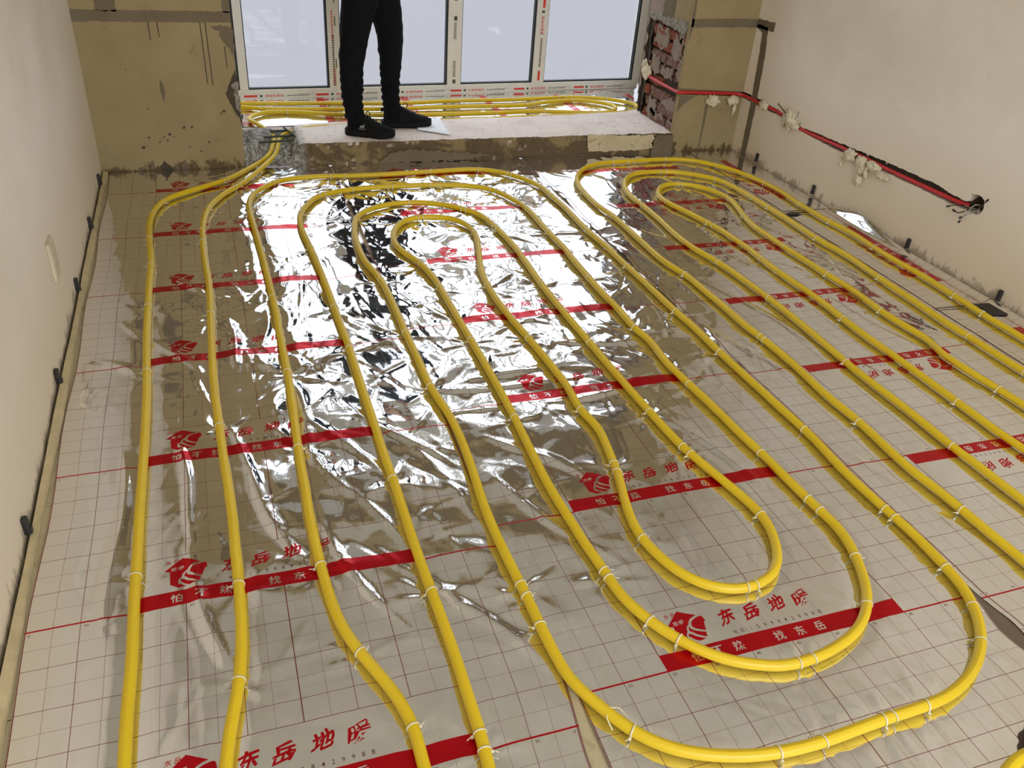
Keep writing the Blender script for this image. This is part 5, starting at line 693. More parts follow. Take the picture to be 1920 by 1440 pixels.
BAL_LINE = [[1917,-8000,160],[1919,-7760,160],[1920,-7520,160],[1921,-7280,160],[1923,-7040,160],[1924,-6800,160],[1926,-6560,160],[1927,-6320,160],[1928,-6080,160],[1930,-5840,160],[1931,-5600,160],[1932,-5360,160],[1934,-5119,160],[1935,-4879,160],[1937,-4639,160],[1938,-4399,160],[1939,-4159,160],[1941,-3919,160],[1942,-3679,160],[1943,-3439,160],[1945,-3199,160],[1946,-2959,160],[1948,-2719,160],[1949,-2479,160],[1950,-2239,160],[1952,-1999,160],[1953,-1759,160],[1954,-1519,160],[1956,-1279,160],[1957,-1039,160],[1959,-799,160],[1960,-559,160],[1962,-319,160],[1963,-79,160],[1965,161,160],[1966,402,160],[1967,642,160],[1969,882,160],[1970,1122,160],[1970,1362,160],[1970,1602,160],[1969,1842,160],[1969,2082,160],[1970,2322,160],[1974,2562,160],[1981,2802,160],[1989,3042,160],[1996,3282,160],[2001,3522,160],[2003,3762,160],[2004,4002,160],[2002,4242,160],[2000,4482,160],[1998,4722,160],[1996,4962,160],[1995,5202,160],[1996,5442,160],[1998,5682,160],[2002,5922,160],[2005,6162,160],[2008,6402,160],[2009,6642,160],[2010,6882,160],[2010,7122,160],[2010,7362,160],[2010,7602,160],[2011,7842,160],[2012,8082,160],[2015,8322,160],[2018,8562,160],[2022,8803,160],[2026,9043,160],[2030,9283,160],[2034,9523,160],[2037,9763,160],[2041,10003,160],[2043,10243,160],[2045,10483,160],[2047,10723,160],[2048,10963,160],[2048,11203,160],[2049,11443,160],[2049,11683,160],[2049,11923,160],[2049,12163,160],[2048,12403,160],[2047,12643,160],[2046,12883,160],[2045,13123,160],[2042,13363,160],[2038,13603,160],[2032,13843,160],[2025,14083,160],[2018,14323,160],[2012,14563,160],[2005,14803,160],[1999,15043,160],[1993,15283,160],[1987,15523,160],[1981,15763,160],[1976,16003,160],[1971,16243,160],[1967,16483,160],[1963,16723,160],[1960,16963,160],[1958,17203,160],[1957,17443,160],[1956,17683,160],[1955,17923,160],[1955,18163,160],[1955,18403,160],[1955,18643,160],[1955,18883,160],[1956,19123,160],[1956,19363,160],[1957,19603,160],[1958,19843,160],[1959,20084,160],[1960,20324,160],[1962,20564,160],[1964,20804,160],[1967,21044,160],[1969,21284,160],[1972,21524,160],[1974,21764,160],[1974,22004,160],[1973,22244,160],[1969,22484,160],[1962,22724,160],[1952,22964,160],[1940,23203,160],[1927,23443,160],[1913,23683,160],[1899,23922,160],[1886,24162,160],[1875,24402,160],[1864,24642,160],[1855,24882,160],[1846,25121,160],[1839,25361,160],[1836,25601,160],[1838,25841,160],[1844,26081,160],[1856,26321,160],[1872,26561,160],[1893,26800,160],[1920,27038,160],[1954,27276,160],[1998,27512,160],[2051,27746,160],[2114,27978,160],[2190,28205,160],[2282,28427,160],[2394,28639,160],[2527,28839,160],[2681,29023,160],[2851,29192,160],[3032,29350,160],[3218,29501,160],[3406,29650,160],[3595,29799,160],[3785,29945,160],[3977,30089,160],[4169,30233,160],[4360,30379,160],[4546,30530,160],[4728,30688,160],[4903,30851,160],[5072,31022,160],[5233,31200,160],[5387,31384,160],[5534,31574,159],[5675,31768,157],[5813,31965,155],[5948,32163,153],[6083,32362,151],[6218,32560,151],[6355,32757,153],[6501,32948,162],[6661,33124,188],[6836,33281,238],[7001,33444,298],[7134,33637,347],[7237,33850,387],[7321,34070,432],[7390,34294,485],[7452,34519,542],[7516,34743,598],[7582,34968,649],[7629,35199,697],[7631,35434,741],[7585,35666,782],[7507,35890,819],[7414,36108,855],[7312,36323,889],[7207,36536,921],[7098,36748,951],[6987,36959,976],[6870,37168,992],[6754,37378,998],[6662,37600,995],[6625,37836,992],[6649,38074,990],[6725,38301,990],[6841,38511,990],[6988,38701,990],[7159,38870,990],[7348,39016,990],[7559,39131,990],[7787,39204,990],[8025,39237,990],[8265,39240,990],[8504,39221,990],[8741,39186,990],[8977,39139,990],[9210,39082,990],[9441,39018,990],[9672,38951,990],[9902,38883,990],[10132,38814,990],[10363,38748,990],[10594,38685,990],[10827,38626,990],[11061,38573,990],[11296,38523,990],[11532,38478,990],[11768,38434,990],[12004,38394,990],[12241,38355,990],[12478,38318,990],[12716,38283,990],[12954,38250,990],[13192,38218,990],[13430,38189,990],[13668,38162,990],[13907,38139,990],[14146,38120,990],[14386,38105,990],[14626,38093,990],[14866,38085,990],[15106,38078,990],[15346,38073,990],[15586,38070,990],[15826,38067,990],[16066,38066,990],[16306,38065,990],[16546,38065,990],[16786,38066,990],[17026,38067,990],[17266,38069,990],[17506,38070,990],[17746,38073,990],[17986,38075,990],[18226,38078,990],[18466,38081,990],[18706,38086,990],[18946,38090,990],[19186,38096,990],[19426,38103,990],[19666,38112,990],[19906,38121,990],[20146,38133,990],[20385,38146,990],[20625,38163,990],[20864,38183,990],[21103,38205,990],[21342,38230,990],[21581,38254,990],[21819,38277,990],[22059,38298,990],[22298,38313,990],[22538,38322,990],[22778,38323,990],[23018,38314,990],[23257,38297,990],[23496,38272,990],[23734,38240,990],[23971,38204,990],[24208,38165,990],[24445,38124,990],[24681,38082,990],[24917,38038,990],[25152,37990,990],[25387,37938,990],[25621,37884,990],[25855,37833,990],[26090,37786,990],[26328,37750,990],[26567,37729,990],[26807,37730,990],[27046,37754,990],[27281,37802,990],[27509,37876,990],[27726,37977,990],[27927,38108,990],[28104,38270,990],[28251,38459,990],[28367,38669,990],[28443,38897,990],[28464,39135,990],[28421,39370,990],[28321,39588,990],[28182,39783,990],[28017,39958,990],[27835,40114,990],[27638,40250,990],[27429,40369,990],[27211,40470,990],[26986,40553,990],[26755,40616,990],[26518,40657,990],[26279,40674,990],[26039,40671,990],[25800,40650,990],[25562,40618,990],[25325,40577,990],[25090,40529,990],[24856,40475,990],[24625,40411,990],[24396,40340,990],[24169,40261,990],[23944,40177,990],[23722,40086,990],[23504,39986,990],[23285,39887,990],[23058,39808,990],[22824,39758,990],[22586,39729,990],[22346,39711,990],[22106,39699,990],[21867,39689,990],[21627,39681,990],[21387,39675,990],[21147,39669,990],[20907,39664,990],[20667,39659,990],[20427,39656,990],[20187,39656,990],[19947,39659,990],[19707,39663,990],[19467,39667,990],[19227,39669,990],[18987,39666,990],[18747,39661,990],[18507,39652,990],[18267,39641,990],[18027,39627,990],[17788,39612,990],[17548,39596,990],[17309,39579,990],[17069,39562,990],[16830,39546,990],[16590,39529,990],[16351,39514,990],[16111,39498,990],[15872,39485,990],[15632,39472,990],[15392,39461,990],[15152,39452,990],[14912,39445,990],[14672,39441,990],[14432,39440,990],[14192,39441,990],[13952,39444,990],[13712,39449,990],[13472,39455,990],[13232,39463,990],[12992,39472,990],[12753,39482,990],[12513,39493,990],[12273,39505,990],[12033,39517,990],[11794,39529,990],[11554,39542,990],[11314,39554,990],[11074,39566,990],[10835,39578,990],[10595,39591,990],[10355,39604,990],[10116,39618,990],[9876,39632,990],[9636,39648,990],[9397,39663,990],[9157,39680,990],[8918,39697,990],[8679,39716,990],[8439,39736,990],[8200,39759,990],[7962,39788,990],[7726,39830,990],[7494,39892,990],[7269,39976,990],[7051,40075,990],[6832,40174,990],[6605,40252,990],[6369,40293,990],[6129,40302,990],[5889,40304,990],[5651,40328,990],[5421,40397,990],[5221,40527,990],[5150,40744,990],[5300,40925,990],[5516,41029,990],[5749,41084,990],[5988,41103,990],[6228,41100,990],[6468,41089,990],[6708,41077,990],[6948,41064,990],[7187,41051,990],[7427,41037,990],[7667,41022,990],[7906,41008,990],[8146,40993,990],[8385,40978,990],[8625,40963,990],[8865,40949,990],[9104,40935,990],[9344,40920,990],[9583,40906,990],[9823,40892,990],[10063,40878,990],[10302,40864,990],[10542,40850,990],[10782,40836,990],[11021,40822,990],[11261,40807,990],[11500,40791,990],[11740,40774,990],[11979,40755,990],[12218,40735,990],[12457,40714,990],[12697,40694,990],[12936,40674,990],[13175,40656,990],[13415,40639,990],[13654,40623,990],[13894,40611,990],[14134,40600,990],[14374,40593,990],[14614,40590,990],[14854,40590,990],[15094,40596,990],[15334,40605,990],[15573,40620,990],[15813,40637,990],[16052,40658,990],[16291,40682,990],[16529,40707,990],[16768,40734,990],[17006,40762,990],[17245,40791,990],[17483,40819,990],[17721,40847,990],[17960,40874,990],[18199,40899,990],[18437,40923,990],[18677,40943,990],[18916,40961,990],[19156,40974,990],[19396,40985,990],[19635,40992,990],[19875,40997,990],[20115,41000,990],[20356,41001,990],[20596,41001,990],[20836,41001,990],[21076,41001,990],[21316,41001,990],[21556,41004,990],[21796,41009,990],[22036,41017,990],[22275,41028,990],[22515,41043,990],[22754,41062,990],[22993,41085,990],[23232,41110,990],[23470,41138,990],[23709,41166,990],[23947,41196,990],[24185,41227,990],[24423,41257,990],[24662,41286,990],[24900,41313,990],[25139,41338,990],[25378,41358,990],[25618,41373,990],[25857,41383,990],[26097,41387,990],[26337,41385,990],[26577,41376,990],[26817,41358,990],[27055,41332,990],[27293,41298,990],[27529,41258,990],[27765,41210,990],[27998,41153,990],[28228,41084,990],[28453,41000,990],[28670,40899,990],[28879,40781,990],[29078,40646,990],[29267,40498,990],[29447,40339,990],[29617,40170,990],[29774,39988,990],[29910,39791,990],[30010,39573,990],[30054,39338,990],[30026,39101,990],[29937,38878,990],[29809,38676,990],[29655,38491,990],[29482,38325,990],[29293,38178,990],[29089,38051,990],[28873,37947,990],[28649,37861,990],[28419,37791,990],[28186,37733,990],[27951,37685,990],[27715,37643,990],[27478,37606,990],[27240,37573,990],[27002,37543,990],[26763,37515,990],[26525,37489,990],[26286,37465,990],[26047,37444,990],[25807,37426,990],[25568,37410,990],[25328,37396,990],[25088,37383,990],[24849,37371,990],[24609,37360,990],[24369,37348,990],[24129,37337,990],[23890,37325,990],[23650,37312,990],[23410,37298,990],[23171,37283,990],[22931,37265,990],[22692,37246,990],[22453,37225,990],[22214,37203,990],[21975,37179,990],[21736,37155,990],[21497,37131,990],[21258,37107,990],[21019,37084,990],[20780,37062,990],[20541,37042,990],[20302,37024,990],[20062,37008,990],[19823,36994,990],[19583,36982,990],[19343,36971,990],[19103,36960,990],[18864,36949,990],[18624,36938,990],[18384,36926,990],[18144,36913,990],[17905,36899,990],[17665,36885,990],[17425,36870,990],[17186,36856,990],[16946,36841,990],[16707,36826,990],[16467,36811,990],[16228,36796,990],[15988,36781,990],[15748,36766,990],[15509,36750,990],[15269,36734,990],[15030,36718,990],[14790,36701,990],[14551,36684,990],[14312,36666,990],[14072,36647,990],[13833,36627,990],[13594,36606,990],[13355,36584,990],[13116,36560,990],[12877,36535,990],[12639,36508,990],[12400,36480,990],[12162,36451,990],[11924,36420,990],[11686,36388,990],[11448,36356,990],[11211,36322,990],[10973,36288,990],[10736,36253,990],[10498,36217,992],[10261,36181,994],[10024,36141,997],[9788,36098,1000],[9554,36047,998],[9321,35990,990],[9090,35927,973],[8861,35860,947],[8635,35785,915],[8415,35697,877],[8208,35583,834],[8032,35429,785],[7909,35230,733],[7837,35008,680],[7788,34779,625],[7743,34551,567],[7693,34323,508],[7635,34098,450],[7561,33876,398],[7469,33657,358],[7365,33443,330],[7256,33230,311],[7146,33018,295],[7035,32805,280],[6923,32593,267],[6812,32381,253],[6700,32169,240],[6588,31957,228],[6475,31745,215],[6362,31534,204],[6247,31324,192],[6132,31113,182],[6015,30904,172],[5895,30696,163],[5770,30491,157],[5641,30289,152],[5506,30091,150],[5367,29895,150],[5226,29700,153],[5089,29504,156],[4957,29303,158],[4834,29097,159],[4719,28886,160],[4611,28672,160],[4509,28454,160],[4414,28234,160],[4326,28011,160],[4247,27784,160],[4177,27555,160],[4116,27322,160],[4065,27088,160],[4023,26851,160],[3986,26614,160],[3955,26376,160],[3928,26138,160],[3904,25899,160],[3885,25660,160],[3870,25420,160],[3859,25180,160],[3851,24940,160],[3844,24700,160],[3839,24460,160],[3835,24220,160],[3832,23980,160],[3831,23740,160],[3831,23500,160],[3833,23260,160],[3836,23020,160],[3840,22780,160],[3845,22540,160],[3852,22300,160],[3860,22060,160],[3870,21820,160],[3880,21581,160],[3891,21341,160],[3901,21101,160],[3912,20861,160],[3921,20621,160],[3929,20381,160],[3935,20141,160],[3939,19901,160],[3941,19661,160],[3941,19421,160],[3940,19181,160],[3937,18941,160],[3934,18701,160],[3930,18461,160],[3926,18221,160],[3922,17981,160],[3918,17741,160],[3914,17501,160],[3909,17261,160],[3904,17021,160],[3899,16781,160],[3894,16541,160],[3889,16301,160],[3884,16061,160],[3880,15821,160],[3876,15581,160],[3873,15341,160],[3869,15101,160],[3866,14861,160],[3863,14621,160],[3861,14381,160],[3859,14141,160],[3858,13901,160],[3858,13661,160],[3859,13421,160],[3862,13181,160],[3866,12941,160],[3872,12701,160],[3878,12461,160],[3886,12221,160],[3894,11981,160],[3902,11741,160],[3910,11501,160],[3917,11261,160],[3924,11021,160],[3931,10781,160],[3938,10541,160],[3946,10301,160],[3954,10061,160],[3962,9822,160],[3972,9582,160],[3982,9342,160],[3992,9102,160],[4003,8862,160],[4014,8622,160],[4024,8383,160],[4034,8143,160],[4043,7903,160],[4050,7663,160],[4055,7423,160],[4059,7183,160],[4061,6943,160],[4062,6703,160],[4062,6463,160],[4062,6223,160],[4063,5983,160],[4065,5743,160],[4067,5503,160],[4070,5263,160],[4071,5023,160],[4070,4783,160],[4067,4543,160],[4062,4303,160],[4055,4063,160],[4045,3823,160],[4031,3583,160],[4013,3344,160],[3990,3105,160],[3961,2866,160],[3926,2629,160],[3885,2393,160],[3838,2157,160],[3788,1922,160],[3740,1687,160],[3696,1451,160],[3659,1214,160],[3625,976,160],[3588,739,160],[3548,503,160],[3506,266,160],[3463,30,160],[3420,-206,160],[3376,-442,160],[3333,-678,160],[3290,-914,160],[3247,-1151,160],[3204,-1387,160],[3161,-1623,160],[3118,-1859,160],[3075,-2095,160],[3032,-2332,160],[2989,-2568,160],[2947,-2804,160],[2904,-3040,160],[2861,-3276,160],[2818,-3512,160],[2775,-3749,160],[2732,-3985,160],[2689,-4221,160],[2646,-4457,160],[2603,-4693,160],[2561,-4930,160],[2518,-5166,160],[2475,-5402,160],[2432,-5638,160],[2389,-5874,160],[2346,-6111,160],[2303,-6347,160],[2260,-6583,160],[2218,-6819,160],[2175,-7055,160],[2132,-7291,160],[2089,-7528,160],[2046,-7764,160],[2003,-8000,160]]
BAL_TIES = [116, 187, 222, 250, 271, 293, 305, 334, 336, 426, 524, 550, 577, 622, 647, 651, 670, 778, 781, 825, 829, 919, 948, 974, 978, 1001, 1259, 1262, 1285, 1305, 1315, 1366, 1421, 1471, 1492]

# ------------------------------------------------------------------ pipe centre lines
def line(a): return [Vector((p[0] * 1e-4, p[1] * 1e-4, p[2] * 1e-4)) for p in a]
MAIN, RIGHT, BAL = line(MAIN_LINE), line(RIGHT_LINE), line(BAL_LINE)
PIPE_R = 0.0118
def densify(P):
    out = []
    for i in range(len(P) - 1):
        p0 = P[max(i - 1, 0)]; p1 = P[i]; p2 = P[i + 1]; p3 = P[min(i + 2, len(P) - 1)]
        for t in (0.0, 0.5):
            out.append(0.5 * ((2 * p1) + (-p0 + p2) * t + (2 * p0 - 5 * p1 + 4 * p2 - p3) * t * t + (-p0 + 3 * p1 - 3 * p2 + p3) * t ** 3))
    out.append(P[-1].copy())
    return out
MAIN, RIGHT, BAL = densify(MAIN), densify(RIGHT), densify(BAL)
TIES = [(MAIN, MAIN_TIES), (RIGHT, RIGHT_TIES), (BAL, BAL_TIES)]
kd = kdtree.KDTree(len(MAIN) + len(RIGHT) + len(BAL))
for i, p in enumerate(MAIN + RIGHT + BAL): kd.insert((p.x, p.y, 0), i)
kd.balance()
def pipe_dist(XX, YY):
    D = np.empty(XX.size, np.float32)
    for i, (x, y) in enumerate(zip(XX.ravel().tolist(), YY.ravel().tolist())): D[i] = kd.find((x, y, 0))[2]
    return D.reshape(XX.shape)

# ------------------------------------------------------------------ foil sheets
def tri(t): return 2 * np.abs(t - np.floor(t + .5))
def smooth01(a, b_, x):
    t = np.clip((x - a) / (b_ - a), 0, 1); return t * t * (3 - 2 * t)
WAV = [(rng.uniform(0, 6.283), rng.uniform(2, 6), rng.uniform(0, 6.283)) for _ in range(40)]
def wob(X, Y, k, f=1.0):
    s = 0
    for j in range(3):
        a, q, p = WAV[(k * 3 + j) % 40]
        s = s + np.sin((X * math.cos(a) + Y * math.sin(a)) * q * f + p)
    return s / 3
def crumple(X, Y, n, f0, f1, amp, seed):
    r = np.random.RandomState(seed); H = 0
    for k in range(n):
        a = r.uniform(0, math.pi); f = f0 * (f1 / f0) ** (k / max(1, n - 1)); p = r.uniform(0, 1)
        g = X * math.cos(a) + Y * math.sin(a) + 0.045 * wob(X, Y, k + seed, 1.7) + 0.02 * wob(X, Y, k + seed + 5, 5)
        msk = 0.5 + 0.5 * wob(X, Y, k * 2 + seed, 2.2)
        H = H + (amp * f0 / f) * msk * (tri(f * g + p) - .5)
    return H
def creases(X, Y, H, segs):
    """long sharp folds: (x, y, direction, length, half width, height)"""
    for x, y, a, L, w, h in segs:
        m_ = (np.abs(X - x) < L * .55 + w * 3) & (np.abs(Y - y) < L * .55 + w * 3)
        if not m_.any(): continue
        dx, dy = X[m_] - x, Y[m_] - y
        s = dx * math.cos(a) + dy * math.sin(a); d = -dx * math.sin(a) + dy * math.cos(a)
        d = d + 0.03 * L * np.sin(s / L * 5 + x * 40)
        k = np.clip(1 - (2 * s / L) ** 2, 0, 1)
        H[m_] += h * k * np.maximum(0, 1 - np.abs(d) / (w * (0.35 + 0.65 * k)))
def foil_sheet(name, x0, x1, y0, y1, step, uvf, base, zone, seed, edge=None, lift=None):
    nx = max(2, int((x1 - x0) / step)); ny = int((y1 - y0) / step)
    gx = np.linspace(x0, x1, nx + 1); gy = np.linspace(y0, y1, ny + 1)
    X, Y = np.meshgrid(gx, gy)
    U = uvf(X, Y)
    if edge is not None:
        el, er = edge
        w = (X - x0) / (x1 - x0)
        X = X + el(Y) * (1 - w) ** 6 + er(Y) * w ** 6
    Z = zone(X, Y)                                       # 0 = tight and smooth, 1 = heavily crumpled
    H = crumple(X, Y, 6, 3.0, 7.0, 0.0095, seed) * (0.05 + 0.95 * Z)
    H += 0.0011 * wob(X, Y, seed, 1.1)
    r = np.random.RandomState(seed + 50)
    segs = []
    for _ in range(int(430 * (x1 - x0) * (y1 - y0) / 3)):
        x, y = r.uniform(x0, x1), r.uniform(max(y0, -.3), y1)
        z = float(zone(np.array([x]), np.array([y]))[0])
        a = r.uniform(0, math.pi) if r.rand() < .35 + .4 * z else math.pi / 2 + r.normal(-.12, .28)
        segs.append((x, y, a, r.uniform(.08, .42), r.uniform(.007, .018), r.uniform(.0005, .0022) * (.12 + 1.25 * z) * r.choice([-1, 1])))
    if seed == 1:                                        # long folds raking down the left sheet
        for x, y, a, L in ((.40, 1.15, -80, .66), (.60, .95, -62, .45), (.60, 1.2, -84, .7), (.72, .95, -66, .5), (.30, .9, -82, .5), (.50, .75, -74, .55), (.85, 1.0, -60, .5), (.78, .55, -66, .6), (.66, .5, -70, .5), (.15, .75, -88, .7), (.24, 1.6, -60, .5), (.12, 1.5, -40, .3), (.36, 2.0, -50, .35), (.45, 1.6, -85, .4), (.57, 1.75, -100, .4), (.88, .3, -62, .7), (.93, .75, -70, .5), (.35, .45, -76, .5)):
            segs.append((x, y, math.radians(a), L, r.uniform(.014, .026), r.uniform(.0040, .0075)))
    if seed == 2:
        for x, y, a, L in ((1.10, 1.05, 4, .3), (1.16, 1.16, -8, .35), (1.25, 1.22, 10, .4), (1.35, 1.5, 20, .4), (1.6, 1.35, -10, .45), (1.5, 1.9, 30, .4), (1.15, .55, -64, .5), (1.20, .80, -50, .35), (1.75, 1.25, -58, .6), (1.45, 1.05, 5, .35), (1.12, 1.7, -55, .5), (1.3, 2.1, -30, .5), (1.6, 2.3, -45, .6), (1.7, .7, -70, .4)):
            segs.append((x, y, math.radians(a), L, r.uniform(.014, .026), r.uniform(.0035, .0070)))
    if seed == 3:
        for x, y, a, L in ((2.12, 1.15, -76, .6), (2.18, 1.0, -70, .5), (2.3, 1.45, -80, .8), (2.4, 1.15, -72, .6), (2.1, .55, -80, .5), (2.55, 1.8, -65, .6), (2.7, 1.3, -78, .6), (2.25, 2.2, -60, .6), (2.5, 2.5, -40, .5), (2.15, .25, -75, .35)):
            segs.append((x, y, math.radians(a), L, r.uniform(.014, .030), r.uniform(.0022, .0045)))
    creases(X, Y, H, segs)
    for P, T in TIES:                                    # the ties pinch the foil into little stars
        for j in T:
            q = P[min(j, len(P) - 1)]
            if not (x0 - .1 < q.x < x1 + .1 and y0 - .1 < q.y < y1 + .1): continue
            z = float(zone(np.array([q.x]), np.array([q.y]))[0]); R = r.uniform(.07, .14) * (1 + .8 * z)
            m_ = (np.abs(X - q.x) < R) & (np.abs(Y - q.y) < R)
            if not m_.any(): continue
            dx, dy = X[m_] - q.x, Y[m_] - q.y; d = np.hypot(dx, dy); th = np.arctan2(dy, dx)
            n_ = r.randint(4, 8)
            f = tri(n_ * th / 6.2832 + r.rand() + .15 * np.sin(th * 2 + r.rand() * 6)) ** 2
            H[m_] += (.0013 + .0060 * z) * f * np.clip(1 - d / R, 0, 1) * np.clip(d / .02, 0, 1)
    D = pipe_dist(X, Y)
    free = smooth01(.006, .045, D)
    H = 0.0036 + H
    H = H * (0.30 + 0.70 * free)
    H = np.clip(H, 0.0008, 0.016)
    H = np.where(D < .011, np.minimum(H, .0042), H)
    if lift is not None: H = H + lift(X, Y)
    V = np.stack([X, Y, base + H], -1).reshape(-1, 3).astype(np.float32)
    n1 = nx + 1
    idx = np.arange((ny + 1) * n1).reshape(ny + 1, n1)
    F = np.stack([idx[:-1, :-1], idx[:-1, 1:], idx[1:, 1:], idx[1:, :-1]], -1).reshape(-1, 4).astype(np.int32)
    me = bpy.data.meshes.new(name)
    me.vertices.add(len(V)); me.vertices.foreach_set('co', V.ravel())
    me.loops.add(F.size); me.loops.foreach_set('vertex_index', F.ravel())
    me.polygons.add(len(F)); me.polygons.foreach_set('loop_start', np.arange(0, F.size, 4, dtype=np.int32))
    me.update(calc_edges=True)
    me.shade_smooth()
    ul = me.uv_layers.new(name='print')
    UV = np.stack(U, -1).reshape(-1, 2).astype(np.float32)
    ul.data.foreach_set('uv', UV[F.ravel()].ravel())
    at_ = me.attributes.new('crinkle', 'FLOAT', 'POINT')
    at_.data.foreach_set('value', Z.ravel().astype(np.float32))
    me.materials.append(MATS['foil'])
    me.update()
    return link(bpy.data.objects.new(name, me))
zero = lambda Y: 0 * Y
def zone_main(X, Y):
    n_ = .5 + .5 * wob(X, Y, 3, 1.0)
    a = smooth01(.75, 1.35, Y) * smooth01(.35, .6, X) * smooth01(2.35, 1.9, X + .12 * (Y - 2))     # the crumpled middle
    b_ = .50 * smooth01(.30, .55, X) * smooth01(1.35, .9, X) * smooth01(.15, .6, Y)
    c = .22 * smooth01(1.9, 2.2, X) * smooth01(1.2, 2.0, Y)
    return np.clip(np.maximum(np.maximum(a * (.65 + .45 * n_), b_), c) + .10 + .10 * n_, 0, 1)
s1 = foil_sheet('foil_sheet', 0.0, 1.003, -0.75, 3.292, .0068, lambda X, Y: (X, Y / .5), 0.0, zone_main, 1,
    (lambda Y: .004 * np.sin(Y * 9), lambda Y: -.022 * smooth01(.15, -.1, Y) + .004 * np.sin(Y * 7)))
tag(s1, 'silver reflective foil sheet with red slogan bands lying along the left wall', 'foil sheet', 'printed foil sheets on the floor')
s2 = foil_sheet('foil_sheet', 1.010, 2.012, -0.75, 3.292, .0068, lambda X, Y: (X - 1.011, (Y - .064) / .5), 0.0, zone_main, 2,
    (lambda Y: .004 * np.sin(Y * 8 + 1), lambda Y: -.022 * np.exp(-((Y + .04) / .07) ** 2) + .003 * np.sin(Y * 11) - .03 * smooth01(-.08, -.3, Y)))
tag(s2, 'silver reflective foil sheet with red slogan bands in the middle of the room, most crumpled', 'foil sheet', 'printed foil sheets on the floor')
s3 = foil_sheet('foil_sheet', 2.020, 3.04, -0.75, 3.292, .0068, lambda X, Y: (3.037 - X, -(Y - .05) / .5), 0.0, zone_main, 3,
    (lambda Y: .018 * np.exp(-((Y + .04) / .07) ** 2) + .003 * np.sin(Y * 10), zero))
tag(s3, 'silver foil sheet whose red lettering stands upside down, right of the middle', 'foil sheet', 'printed foil sheets on the floor')
zc = lambda X, Y: .12 + .1 * wob(X, Y, 7)
s4 = foil_sheet('foil_sheet', 3.046, 3.318, -0.75, 2.335, .0075, lambda X, Y: (Y - 1.315, (3.268 - X) / .5), 0.0, zc, 4,
    (zero, zero), lambda X, Y: smooth01(3.285, 3.318, X) * (.012 + .035 * np.exp(-((Y - 2.12) / .16) ** 2)))
tag(s4, 'narrow foil strip with its red band running along the right wall, edge curling up', 'foil sheet')
s5 = foil_sheet('foil_sheet', 3.046, 3.318, 2.345, 3.292, .0075, lambda X, Y: (Y - 2.31, (3.185 - X) / .5), 0.0, zc, 5)
tag(s5, 'short foil offcut filling the far right corner of the room floor', 'foil sheet')
s6 = foil_sheet('foil_sheet', 0.25, 3.30, 3.70, 4.36, .011, lambda X, Y: (Y - 3.46, (X - 1.07) / .5), 0.083, lambda X, Y: .25 + .2 * wob(X, Y, 9), 6)
tag(s6, 'silver foil sheet on the raised balcony floor behind the concrete step', 'foil sheet')

# ------------------------------------------------------------------ big balcony window
WIN = empty('window_1', (0, 0, 0)); WIN['kind'] = 'structure'
wa = math.atan(.066); WT = Vector((math.cos(wa), math.sin(wa), 0)); WN = Vector((-math.sin(wa), math.cos(wa), 0)); WP = Vector((.67, 4.25, 0))
def wbox(mb, s0, s1, z0, z1, d0, d1):
    V = []
    for z in (z0, z1):
        for s, d in ((s0, d0), (s1, d0), (s1, d1), (s0, d1)): V.append(tuple(WP + WT * s + WN * d + Vector((0, 0, z))))
    return mb.add(V, [(3, 2, 1, 0), (4, 5, 6, 7), (0, 1, 5, 4), (1, 2, 6, 5), (2, 3, 7, 6), (3, 0, 4, 7)])
ZT = 2.38
fr_ = MB(); wbox(fr_, -.47, 2.60, .083, .136, 0, .065); wbox(fr_, -.47, 2.60, ZT - .055, ZT + .08, 0, .065); wbox(fr_, -.47, -.42, .136, ZT - .055, 0, .065); wbox(fr_, 2.543, 2.60, .136, ZT - .055, 0, .065)
bevel(fr_.build('window_frame', MATS['upvc'], WIN), .003, 2)
lip = MB(); wbox(lip, -.47, 2.60, .083, .117, -.006, 0)
bevel(lip.build('window_frame', MATS['upvc'], WIN), .002)
bevel(wbox(MB(), 2.602, 2.78, .083, ZT + .08, -.01, .06).build('corner_post', MATS['upvc_pink'], WIN), .003)
MUL = [(-.022, .024), (.490, .558), (1.218, 1.306), (1.797, 1.878)]
for a, b_ in MUL:
    bevel(wbox(MB(), a, b_, .136, ZT - .055, -.004, .06).build('mullion', MATS['upvc'], WIN), .003, 2)
PAN = [(-.42, -.022), (.024, .490), (.558, 1.218), (1.306, 1.797), (1.878, 2.543)]
for a, b_ in PAN:
    wbox(MB(), a + .004, b_ - .004, .140, ZT - .059, .022, .028).build('pane', MATS['glass'], WIN)
    g_ = MB(); wbox(g_, a, b_, .136, .1445, .008, .034); wbox(g_, a, b_, ZT - .0635, ZT - .055, .008, .034); wbox(g_, a, a + .006, .144, ZT - .06, .008, .034); wbox(g_, b_ - .010, b_, .144, ZT - .06, .006, .034)
    g_.build('gasket', MATS['gasket_black'], WIN)
